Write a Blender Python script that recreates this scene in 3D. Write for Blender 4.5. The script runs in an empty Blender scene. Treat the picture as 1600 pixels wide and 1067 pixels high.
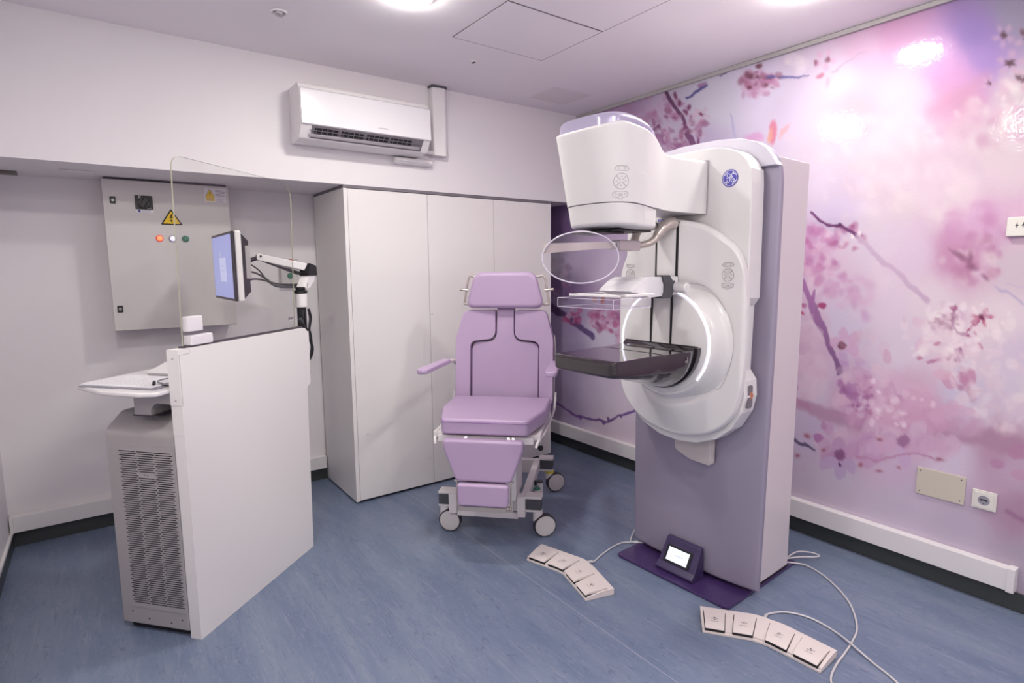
import bpy, bmesh, math, random
import numpy as np
from mathutils import Matrix, Vector

# ------------------------------------------------------------------ camera, world, exposure
scene = bpy.context.scene
F_PX = 891.5466198899277
YAW, PIT, ROL = (math.radians(a) for a in (35.92149246, 7.27550459, -0.44808154))
CAM = Vector((-3.14007031, -3.43938873, 1.5))
_f = Vector((math.sin(YAW) * math.cos(PIT), math.cos(YAW) * math.cos(PIT), -math.sin(PIT)))
_r = Vector((math.cos(YAW), -math.sin(YAW), 0))
_u = _r.cross(_f)
_c, _s = math.cos(ROL), math.sin(ROL)
RGT, UPV = _c * _r + _s * _u, -_s * _r + _c * _u
cam_data = bpy.data.cameras.new('camera')
cam_data.sensor_width = 36.0
cam_data.lens = F_PX / 1600 * 36
cam_data.clip_start = 0.02
cam = bpy.data.objects.new('camera', cam_data)
scene.collection.objects.link(cam)
cam.matrix_world = Matrix(((RGT.x, UPV.x, -_f.x, CAM.x), (RGT.y, UPV.y, -_f.y, CAM.y), (RGT.z, UPV.z, -_f.z, CAM.z), (0, 0, 0, 1)))
scene.camera = cam
scene.view_settings.view_transform = 'Standard'
scene.view_settings.look = 'None'
scene.view_settings.gamma = 1
scene.view_settings.exposure = 0.2
scene.view_settings.use_curve_mapping = False
LAMP = 185.0                       # brightness of every round ceiling light
LAMP_SPOTS = [(-1.95, -1.075), (-0.615, -2.085), (-3.15, -2.0), (-1.9, -3.35), (-0.6, -4.3), (-3.15, -4.3)]  # last three are unseen, added further back to help light the room
world = bpy.data.worlds.new('world')
scene.world = world
world.use_nodes = True
world.node_tree.nodes['Background'].inputs[0].default_value = (0.8, 0.8, 0.82, 1)
world.node_tree.nodes['Background'].inputs[1].default_value = 0.3

random.seed(5)
H = 2.67          # ceiling height
XL, YF, YB = -3.63, -5.0, 0.595
R = math.radians


# ------------------------------------------------------------------ materials
def lin(c):
    return tuple(((v / 255) / 12.92 if v / 255 <= 0.04045 else ((v / 255 + 0.055) / 1.055) ** 2.4) for v in c)


def mat(name, rgb, rough=0.5, metal=0.0, coat=0.0, bump=0.0, bscale=200.0, var=0.0, emit=0.0, spec=0.5):
    m = bpy.data.materials.new(name)
    m.use_nodes = True
    nt = m.node_tree
    b = nt.nodes['Principled BSDF']
    c = lin(rgb) + (1,)
    b.inputs['Base Color'].default_value = c
    b.inputs['Roughness'].default_value = rough
    b.inputs['Metallic'].default_value = metal
    b.inputs['Coat Weight'].default_value = coat
    b.inputs['Coat Roughness'].default_value = 0.08
    b.inputs['Specular IOR Level'].default_value = spec
    tc = nt.nodes.new('ShaderNodeTexCoord')
    no = nt.nodes.new('ShaderNodeTexNoise')
    no.inputs['Scale'].default_value = bscale
    nt.links.new(tc.outputs['Object'], no.inputs['Vector'])
    if bump:
        bp = nt.nodes.new('ShaderNodeBump')
        bp.inputs['Strength'].default_value = bump
        bp.inputs['Distance'].default_value = 0.002
        nt.links.new(no.outputs['Fac'], bp.inputs['Height'])
        nt.links.new(bp.outputs['Normal'], b.inputs['Normal'])
    n2 = nt.nodes.new('ShaderNodeTexNoise')
    n2.inputs['Scale'].default_value = 2.5
    nt.links.new(tc.outputs['Object'], n2.inputs['Vector'])
    mx = nt.nodes.new('ShaderNodeMix')
    mx.data_type = 'RGBA'
    v = var or 0.015
    mx.inputs[6].default_value = tuple(x * (1 - v) for x in c[:3]) + (1,)
    mx.inputs[7].default_value = tuple(min(1, x * (1 + v)) for x in c[:3]) + (1,)
    nt.links.new(n2.outputs['Fac'], mx.inputs[0])
    nt.links.new(mx.outputs[2], b.inputs['Base Color'])
    if emit:
        b.inputs['Emission Color'].default_value = c
        b.inputs['Emission Strength'].default_value = emit
    return m


M = {}
M['wall'] = mat('wall_paint', (232, 227, 231), 0.75, bump=0.12, bscale=350)
M['ceiling'] = mat('ceiling_paint', (243, 237, 243), 0.85)
M['trim'] = mat('trim_paint', (182, 178, 178), 0.5)
M['white'] = mat('white_plastic', (232, 228, 230), 0.38)
M['gloss_white'] = mat('gloss_white_plastic', (226, 223, 228), 0.16, coat=0.4)
M['laminate'] = mat('white_laminate', (232, 228, 228), 0.42)
M['laminate_side'] = mat('white_laminate_edge', (226, 220, 224), 0.4)
M['machine'] = mat('machine_white', (226, 223, 224), 0.3, coat=0.15)
M['machine_side'] = mat('column_lilac_white', (218, 209, 214), 0.35)
M['lavender'] = mat('lavender_metallic', (160, 152, 172), 0.42, metal=0.3)
M['hump'] = mat('lavender_shell', (205, 200, 214), 0.38, metal=0.1)
M['cap'] = mat('pearl_lavender_cap', (196, 188, 216), 0.22, metal=0.45, coat=0.3)
M['purple'] = mat('dark_purple_plastic', (62, 42, 92), 0.32, coat=0.3)
M['purple_dark'] = mat('deep_purple_plastic', (58, 46, 84), 0.3)
M['carbon'] = mat('glossy_black_carbon', (36, 28, 33), 0.1, coat=0.8)
M['black'] = mat('black_plastic', (22, 20, 24), 0.4)
M['darkgrey'] = mat('dark_grey_plastic', (74, 74, 80), 0.5)
M['slot'] = mat('dark_slot', (30, 26, 32), 0.7)
M['gap'] = mat('shadow_gap', (120, 114, 122), 0.6)
M['seam'] = mat('fine_grey_seam', (176, 170, 176), 0.5)
M['grey_metal'] = mat('grey_cabinet_metal', (168, 163, 165), 0.45)
M['elec'] = mat('electrical_grey_enamel', (204, 199, 198), 0.42)
M['champagne'] = mat('satin_champagne_metal', (196, 186, 180), 0.3, metal=0.55)
M['steel'] = mat('stainless_steel', (170, 168, 170), 0.3, metal=0.9)
M['vinyl'] = mat('lilac_vinyl', (184, 160, 193), 0.42, bump=0.08, bscale=900)
M['vinyl_seam'] = mat('lilac_piping', (160, 122, 175), 0.5)
M['frame'] = mat('chair_frame_white', (222, 216, 218), 0.35)
M['wheel'] = mat('wheel_disc_grey', (205, 200, 200), 0.45)
M['rubber'] = mat('dark_tyre_rubber', (56, 54, 64), 0.7)
M['green'] = mat('green_plastic', (52, 120, 96), 0.4)
M['yellow'] = mat('yellow_plastic', (214, 202, 70), 0.45)
M['red'] = mat('red_plastic', (190, 40, 60), 0.35)
M['pedal'] = mat('ivory_pedal_plastic', (222, 211, 210), 0.4)
M['cable'] = mat('grey_white_cable', (206, 202, 206), 0.45)
M['black_cable'] = mat('black_cable_sheath', (28, 26, 32), 0.45)
M['outlet'] = mat('outlet_white', (228, 224, 218), 0.3)
M['cream'] = mat('cream_cover_plate', (206, 198, 184), 0.35)
M['skirting'] = mat('dark_skirting_vinyl', (62, 65, 66), 0.35)
M['paper'] = mat('paper_white', (236, 234, 240), 0.7)
M['ink'] = mat('grey_print', (150, 148, 160), 0.8)
M['soft_ink'] = mat('pale_print', (184, 178, 182), 0.6)
M['black_ink'] = mat('black_print', (24, 22, 22), 0.7)
M['sign_yellow'] = mat('sign_yellow', (240, 200, 30), 0.5)
M['sign_white'] = mat('sign_white', (226, 222, 228), 0.6)
M['sign_blue'] = mat('sign_blue', (60, 70, 150), 0.5)
M['logo_blue'] = mat('logo_violet_blue', (84, 80, 176), 0.35)
M['logo_white'] = mat('logo_white', (236, 234, 246), 0.35)
M['orange'] = mat('orange_port', (190, 120, 90), 0.4)
M['brass'] = mat('worn_brass', (170, 150, 110), 0.4, metal=0.6)
M['rail'] = mat('brown_grey_rail', (120, 112, 104), 0.5)
M['edge'] = mat('greenish_glass_edge', (176, 176, 158), 0.25)
M['clear_edge'] = mat('bright_acrylic_edge', (214, 206, 222), 0.15, coat=0.5)
M['shadowline'] = mat('dark_gasket', (70, 62, 74), 0.6)
M['led'] = mat('led_strip_glow', (240, 240, 255), 0.5, emit=1.1)
M['lamp'] = mat('lamp_diffuser_glow', (255, 252, 242), 0.5, emit=LAMP)
M['red_lamp'] = mat('lit_orange_red_lens', (255, 120, 80), 0.3, emit=1.3)
M['red_rim'] = mat('red_lens_rim', (216, 60, 50), 0.3, emit=0.35)
M['white_lamp'] = mat('lit_white_lens', (226, 224, 252), 0.3, emit=0.5)
M['screen_blue'] = mat('lit_blue_desktop', (150, 158, 214), 0.3, emit=0.55)
M['screen_dialog'] = mat('lit_dialog_box', (190, 194, 232), 0.3, emit=0.55)
M['screen_white'] = mat('lit_white_display', (222, 230, 250), 0.3, emit=0.65)
M['screen_ink'] = mat('display_pale_ink', (186, 190, 216), 0.4, emit=0.5)


def glass(name, tint, fres=1.0, rough=0.03):
    m = bpy.data.materials.new(name)
    m.use_nodes = True
    nt = m.node_tree
    nt.nodes.remove(nt.nodes['Principled BSDF'])
    out = nt.nodes['Material Output']
    t = nt.nodes.new('ShaderNodeBsdfTransparent')
    t.inputs[0].default_value = tint + (1,)
    g = nt.nodes.new('ShaderNodeBsdfGlossy')
    g.inputs['Roughness'].default_value = rough
    g.inputs['Color'].default_value = (1, 1, 1, 1)
    lw = nt.nodes.new('ShaderNodeLayerWeight')
    lw.inputs[0].default_value = 0.5
    pw = nt.nodes.new('ShaderNodeMath')
    pw.operation = 'POWER'
    pw.inputs[1].default_value = 4.0
    nt.links.new(lw.outputs['Facing'], pw.inputs[0])
    fr = nt.nodes.new('ShaderNodeMapRange')
    fr.inputs[3].default_value = 0.03 * fres
    fr.inputs[4].default_value = 0.7
    nt.links.new(pw.outputs[0], fr.inputs[0])
    mx = nt.nodes.new('ShaderNodeMixShader')
    nt.links.new(fr.outputs[0], mx.inputs[0])
    nt.links.new(t.outputs[0], mx.inputs[1])
    nt.links.new(g.outputs[0], mx.inputs[2])
    nt.links.new(mx.outputs[0], out.inputs[0])
    return m


M['glass'] = glass('clear_safety_glass', (0.975, 0.98, 0.97))
M['acrylic'] = glass('clear_acrylic', (0.95, 0.94, 0.97), 1.6, 0.06)
M['frosted'] = mat('milky_acrylic', (228, 222, 228), 0.35)


def floor_material():
    m = bpy.data.materials.new('blue_marbled_linoleum')
    m.use_nodes = True
    nt = m.node_tree
    b = nt.nodes['Principled BSDF']
    geo = nt.nodes.new('ShaderNodeNewGeometry')

    def noise(scale, sx, sy, detail, dist=0.0, rot=0.0):
        mp = nt.nodes.new('ShaderNodeMapping')
        mp.inputs['Scale'].default_value = (sx, sy, 1)
        mp.inputs['Rotation'].default_value = (0, 0, rot)
        nt.links.new(geo.outputs['Position'], mp.inputs['Vector'])
        n = nt.nodes.new('ShaderNodeTexNoise')
        n.inputs['Scale'].default_value = scale
        n.inputs['Detail'].default_value = detail
        n.inputs['Distortion'].default_value = dist
        nt.links.new(mp.outputs[0], n.inputs['Vector'])
        return n

    def ramp(src, stops):
        r = nt.nodes.new('ShaderNodeValToRGB')
        el = r.color_ramp.elements
        while len(el) < len(stops):
            el.new(0.5)
        for e, (p, c) in zip(el, stops):
            e.position = p
            e.color = lin(c) + (1,)
        nt.links.new(src, r.inputs[0])
        return r

    def fac(src, a, bb):
        r = nt.nodes.new('ShaderNodeMapRange')
        r.inputs[1].default_value = a
        r.inputs[2].default_value = bb
        nt.links.new(src, r.inputs[0])
        return r.outputs[0]

    def mix(f, a, colour, amt):
        mu = nt.nodes.new('ShaderNodeMath')
        mu.operation = 'MULTIPLY'
        mu.inputs[1].default_value = amt
        nt.links.new(f, mu.inputs[0])
        x = nt.nodes.new('ShaderNodeMix')
        x.data_type = 'RGBA'
        nt.links.new(mu.outputs[0], x.inputs[0])
        nt.links.new(a, x.inputs[6])
        x.inputs[7].default_value = lin(colour) + (1,)
        return x.outputs[2]
    big = noise(3.0, 2.2, 0.5, 5, 0.6, R(8))
    base = ramp(big.outputs['Fac'], [(0.3, (100, 114, 141)), (0.5, (111, 124, 149)), (0.72, (123, 134, 156))])
    st = noise(9.0, 6.0, 0.42, 8, 0.9, R(10))
    col = mix(fac(st.outputs['Fac'], 0.55, 0.72), base.outputs[0], (146, 150, 172), 0.4)
    st2 = noise(11.0, 7.0, 0.5, 8, 1.2, R(5))
    col = mix(fac(st2.outputs['Fac'], 0.56, 0.74), col, (88, 98, 134), 0.5)
    st3 = noise(22.0, 9.0, 0.8, 4, 0.5, R(14))
    col = mix(fac(st3.outputs['Fac'], 0.6, 0.72), col, (142, 148, 174), 0.3)
    ve = noise(7.0, 5.0, 1.6, 9, 2.2, R(20))
    col = mix(fac(ve.outputs['Fac'], 0.6, 0.68), col, (84, 94, 122), 0.5)
    ve2 = noise(14.0, 4.0, 1.3, 9, 1.6, R(-12))
    col = mix(fac(ve2.outputs['Fac'], 0.58, 0.66), col, (140, 146, 162), 0.38)
    # welded sheet seams running along the room every 1.9 m
    sp = nt.nodes.new('ShaderNodeSeparateXYZ')
    nt.links.new(geo.outputs['Position'], sp.inputs[0])
    ad = nt.nodes.new('ShaderNodeMath')
    ad.operation = 'ADD'
    ad.inputs[1].default_value = 1.543
    nt.links.new(sp.outputs['X'], ad.inputs[0])
    ab = nt.nodes.new('ShaderNodeMath')
    ab.operation = 'ABSOLUTE'
    nt.links.new(ad.outputs[0], ab.inputs[0])
    lt = nt.nodes.new('ShaderNodeMath')
    lt.operation = 'LESS_THAN'
    lt.inputs[1].default_value = 0.0016
    nt.links.new(ab.outputs[0], lt.inputs[0])
    col = mix(lt.outputs[0], col, (176, 172, 190), 0.75)
    nt.links.new(col, b.inputs['Base Color'])
    rr = nt.nodes.new('ShaderNodeMapRange')
    rr.inputs[3].default_value = 0.3
    rr.inputs[4].default_value = 0.46
    nt.links.new(st.outputs['Fac'], rr.inputs[0])
    nt.links.new(rr.outputs[0], b.inputs['Roughness'])
    bp = nt.nodes.new('ShaderNodeBump')
    bp.inputs['Strength'].default_value = 0.05
    bp.inputs['Distance'].default_value = 0.002
    nt.links.new(st3.outputs['Fac'], bp.inputs['Height'])
    nt.links.new(bp.outputs[0], b.inputs['Normal'])
    return m


M['floor'] = floor_material()


# ------------------------------------------------------------------ mesh helpers
def link(o):
    scene.collection.objects.link(o)
    return o


def tag(o, label=None, cat=None, group=None, kind=None):
    if label:
        o['label'] = label
    if cat:
        o['category'] = cat
    if group:
        o['group'] = group
    if kind:
        o['kind'] = kind
    return o


def empty(name, loc=(0, 0, 0), rz=0.0, label=None, cat=None, group=None):
    o = bpy.data.objects.new(name, None)
    o.empty_display_size = 0.1
    o.location = loc
    o.rotation_euler = (0, 0, R(rz))
    link(o)
    return tag(o, label, cat, group)


def mworld(o):
    if o is None:
        return Matrix.Identity(4)
    m = Matrix.Translation(o.location) @ o.rotation_euler.to_matrix().to_4x4()
    return mworld(o.parent) @ m if o.parent else m


def spline(pts, n=8, closed=False):
    P = [Vector(p) for p in pts]
    out = []
    N = len(P)
    segs = N if closed else N - 1
    for i in range(segs):
        if closed:
            a, b, c, d = P[(i - 1) % N], P[i], P[(i + 1) % N], P[(i + 2) % N]
        else:
            a, b, c, d = P[max(i - 1, 0)], P[i], P[i + 1], P[min(i + 2, N - 1)]
        for k in range(n):
            t = k / n
            out.append(0.5 * ((2 * b) + (-a + c) * t + (2 * a - 5 * b + 4 * c - d) * t * t + (-a + 3 * b - 3 * c + d) * t ** 3))
    if not closed:
        out.append(P[-1])
    return out


def rpoly(pts, r, n=5):
    """polygon with rounded corners; r a number or one radius per corner"""
    out = []
    N = len(pts)
    for i in range(N):
        rr = r[i] if isinstance(r, (list, tuple)) else r
        p = Vector(pts[i]).to_2d()
        a = Vector(pts[i - 1]).to_2d() - p
        b = Vector(pts[(i + 1) % N]).to_2d() - p
        la, lb = a.length, b.length
        if rr <= 0 or la < 1e-6 or lb < 1e-6:
            out.append((p.x, p.y))
            continue
        ang = a.angle(b)
        d = min(rr / math.tan(ang / 2) if ang < math.pi - 1e-3 else 0, la * 0.49, lb * 0.49)
        s, e = p + a.normalized() * d, p + b.normalized() * d
        for k in range(n + 1):
            t = k / n
            q = s * (1 - t) ** 2 + p * 2 * t * (1 - t) + e * t * t
            out.append((q.x, q.y))
    return out


class MB:
    def __init__(self):
        self.bm = bmesh.new()
        self.mi = 0

    def _merge(self, b, mx=None):
        if mx is not None:
            bmesh.ops.transform(b, matrix=mx, verts=b.verts)
        for f in b.faces:
            f.material_index = self.mi
        me = bpy.data.meshes.new('tmp')
        b.to_mesh(me)
        b.free()
        self.bm.from_mesh(me)
        bpy.data.meshes.remove(me)

    def slot(self, i):
        self.mi = i
        return self

    def box(self, lo, hi, bev=0.0, seg=2, mx=None):
        b = bmesh.new()
        bmesh.ops.create_cube(b, size=1)
        s = [max(abs(hi[i] - lo[i]), 1e-5) for i in range(3)]
        c = [(hi[i] + lo[i]) / 2 for i in range(3)]
        bmesh.ops.transform(b, matrix=Matrix.Translation(c) @ Matrix.Diagonal((*s, 1)), verts=b.verts)
        if bev:
            bmesh.ops.bevel(b, geom=b.edges[:], offset=min(bev, min(s) * 0.49), segments=seg, affect='EDGES', profile=0.5)
        self._merge(b, mx)
        return self

    def prism(self, poly, lo, hi, ax='z', bev=0.0, seg=2, mx=None, warp=None):
        """polygon extruded along ax; x: (y,z), y: (x,z), z: (x,y)"""
        b = bmesh.new()

        def pos(a, c, d):
            return {'x': (d, a, c), 'y': (a, d, c), 'z': (a, c, d)}[ax]
        v0 = [b.verts.new(pos(a, c, lo)) for a, c in poly]
        v1 = [b.verts.new(pos(a, c, hi)) for a, c in poly]
        b.faces.new(v0)
        b.faces.new(v1[::-1])
        n = len(poly)
        for i in range(n):
            b.faces.new((v0[i], v1[i], v1[(i + 1) % n], v0[(i + 1) % n]))
        bmesh.ops.recalc_face_normals(b, faces=b.faces)
        if bev:
            ed = [e for e in b.edges if len(e.link_faces) == 2 and e.calc_face_angle(0) > R(40)]
            bmesh.ops.bevel(b, geom=ed, offset=bev, segments=seg, affect='EDGES', profile=0.5, clamp_overlap=True)
        if warp:
            for v in b.verts:
                v.co = warp(v.co)
        self._merge(b, mx)
        return self

    def tube(self, pts, r, n=8, closed=False, smooth=6, caps=True, flat=1.0):
        P = spline(pts, smooth, closed) if smooth else [Vector(p) for p in pts]
        b = bmesh.new()
        N = len(P)
        rings = []
        up = Vector((0, 0, 1))
        prev = None
        for i, p in enumerate(P):
            if closed:
                t = P[(i + 1) % N] - P[i - 1]
            else:
                t = P[min(i + 1, N - 1)] - P[max(i - 1, 0)]
            t = t.normalized() if t.length > 1e-9 else Vector((0, 0, 1))
            if prev is None:
                s = t.cross(up)
                if s.length < 1e-3:
                    s = t.cross(Vector((1, 0, 0)))
            else:
                s = prev - t * prev.dot(t)
            s.normalize()
            prev = s
            w = t.cross(s)
            rr = r[min(i * len(r) // N, len(r) - 1)] if isinstance(r, (list, tuple)) else r
            rings.append([b.verts.new(p + (s * math.cos(2 * math.pi * k / n) + w * math.sin(2 * math.pi * k / n) * flat) * rr) for k in range(n)])
        for i in range(N if closed else N - 1):
            a, c = rings[i], rings[(i + 1) % N]
            for k in range(n):
                b.faces.new((a[k], a[(k + 1) % n], c[(k + 1) % n], c[k]))
        if caps and not closed:
            b.faces.new(rings[0][::-1])
            b.faces.new(rings[-1])
        bmesh.ops.recalc_face_normals(b, faces=b.faces)
        self._merge(b)
        return self

    def lathe(self, prof, axis='z', at=(0, 0, 0), n=48, mx=None):
        """prof: (radius, height) pairs; closed at both ends when radius is 0"""
        b = bmesh.new()
        rings = []
        for r, h in prof:
            if r < 1e-6:
                rings.append([b.verts.new((0, 0, h))])
            else:
                rings.append([b.verts.new((r * math.cos(2 * math.pi * k / n), r * math.sin(2 * math.pi * k / n), h)) for k in range(n)])
        for a, c in zip(rings, rings[1:]):
            for k in range(n):
                q = [a[k % len(a)], a[(k + 1) % len(a)], c[(k + 1) % len(c)], c[k % len(c)]]
                q = list(dict.fromkeys(q))
                if len(q) > 2:
                    b.faces.new(q)
        bmesh.ops.recalc_face_normals(b, faces=b.faces)
        rot = {'z': Matrix.Identity(4), 'x': Matrix.Rotation(R(90), 4, 'Y'), 'y': Matrix.Rotation(R(-90), 4, 'X')}[axis]
        m = Matrix.Translation(at) @ rot
        self._merge(b, mx @ m if mx is not None else m)
        return self

    def cyl(self, p0, p1, r, n=24, bev=0.0, r2=None):
        p0, p1 = Vector(p0), Vector(p1)
        d = p1 - p0
        L = d.length
        r2 = r if r2 is None else r2
        prof = [(0, 0), (r - bev, 0), (r, bev), (r2, L - bev), (r2 - bev, L), (0, L)] if bev else [(0, 0), (r, 0), (r2, L), (0, L)]
        q = Vector((0, 0, 1)).rotation_difference(d.normalized()).to_matrix().to_4x4()
        return self.lathe(prof, 'z', (0, 0, 0), n, Matrix.Translation(p0) @ q)

    def text(self, s, size, mx, extrude=0.0003, align='CENTER'):
        cu = bpy.data.curves.new('t', 'FONT')
        cu.body = s
        cu.size = size
        cu.extrude = extrude
        cu.align_x = align
        cu.align_y = 'CENTER'
        o = link(bpy.data.objects.new('t', cu))
        bpy.context.view_layer.update()
        me = bpy.data.meshes.new_from_object(o.evaluated_get(bpy.context.evaluated_depsgraph_get()))
        b = bmesh.new()
        b.from_mesh(me)
        bpy.data.objects.remove(o)
        bpy.data.curves.remove(cu)
        bpy.data.meshes.remove(me)
        self._merge(b, mx)
        return self

    def raw(self, verts, faces, mx=None):
        b = bmesh.new()
        vs = [b.verts.new(v) for v in verts]
        for f in faces:
            try:
                b.faces.new([vs[i] for i in f])
            except ValueError:
                pass
        bmesh.ops.recalc_face_normals(b, faces=b.faces)
        self._merge(b, mx)
        return self

    def build(self, name, m, parent=None, world=False, sharp=38, label=None, cat=None, group=None, kind=None, origin=None):
        if world and parent is not None:
            bmesh.ops.transform(self.bm, matrix=mworld(parent).inverted(), verts=self.bm.verts)
        if origin is not None:
            bmesh.ops.translate(self.bm, vec=-Vector(origin), verts=self.bm.verts)
        for f in self.bm.faces:
            f.smooth = True
        for e in self.bm.edges:
            if len(e.link_faces) == 2 and e.calc_face_angle(0) > R(sharp):
                e.smooth = False
        me = bpy.data.meshes.new(name)
        self.bm.to_mesh(me)
        self.bm.free()
        for k in (m if isinstance(m, (list, tuple)) else [m]):
            me.materials.append(M[k] if isinstance(k, str) else k)
        o = link(bpy.data.objects.new(name, me))
        if parent is not None:
            o.parent = parent
        if origin is not None:
            o.location = origin
        wn = o.modifiers.new('weighted_normals', 'WEIGHTED_NORMAL')
        wn.keep_sharp = True
        wn.weight = 80
        return tag(o, label, cat, group, kind)


def facing(origin, normal, up=(0, 0, 1)):
    """matrix whose z axis is the normal, y axis close to up"""
    n = Vector(normal).normalized()
    x = Vector(up).cross(n).normalized()
    y = n.cross(x)
    o = Vector(origin)
    return Matrix(((x.x, y.x, n.x, o.x), (x.y, y.y, n.y, o.y), (x.z, y.z, n.z, o.z), (0, 0, 0, 1)))


def circle(r, n=40, a0=0, a1=360, c=(0, 0)):
    full = abs(a1 - a0 - 360) < 1e-6
    k = n if full else n + 1
    return [(c[0] + r * math.cos(R(a0 + (a1 - a0) * i / n)), c[1] + r * math.sin(R(a0 + (a1 - a0) * i / n))) for i in range(k)]


# ------------------------------------------------------------------ room shell
MB().box((XL - 0.1, YF - 0.1, -0.1), (0.1, YB + 0.1, 0)).build('floor', 'floor', kind='structure')
MB().box((XL - 0.1, YF - 0.1, H), (0.1, YB + 0.1, H + 0.1)).build('ceiling', 'ceiling', kind='structure')
w = MB()
w.box((XL, YB, 0), (0, YB + 0.1, H))
w.box((XL, 0.0, 2.01), (0, YB, H))
w.build('wall_back', 'wall', kind='structure')
MB().box((XL - 0.1, YF, 0), (XL, YB + 0.1, H)).build('wall_left', 'wall', kind='structure')
MB().box((XL, YF - 0.1, 0), (0, YF, H)).build('wall_front', 'wall', kind='structure')
MB().box((XL, YB - 0.012, 0), (0, YB, 0.085), 0.002).build('baseboard_back', 'skirting', kind='structure')
MB().box((-0.012, YF, 0), (-0.0015, YB - 0.012, 0.085), 0.002).build('baseboard_right', 'skirting', kind='structure')
b = MB()
b.box((XL, YF, 0), (XL + 0.012, YB - 0.012, 0.075), 0.002)
b.slot(1).box((XL, YF, 0.075), (XL + 0.014, YB - 0.012, 0.092), 0.002)
b.build('baseboard_left', ['skirting', 'white'], kind='structure')
MB().box((-0.02, YF, H - 0.024), (-0.0015, 0.0, H - 0.001), 0.004).build('trim_1', 'trim', kind='structure')


# ------------------------------------------------------------------ the printed cherry blossom wall
def px_on_wall(ys, zs):
    v = np.stack([np.zeros_like(ys), ys, zs], -1) - np.array(CAM)
    z = v @ np.array(_f)
    return 800 + F_PX * (v @ np.array(RGT)) / z, 533.5 - F_PX * (v @ np.array(UPV)) / z


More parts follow.
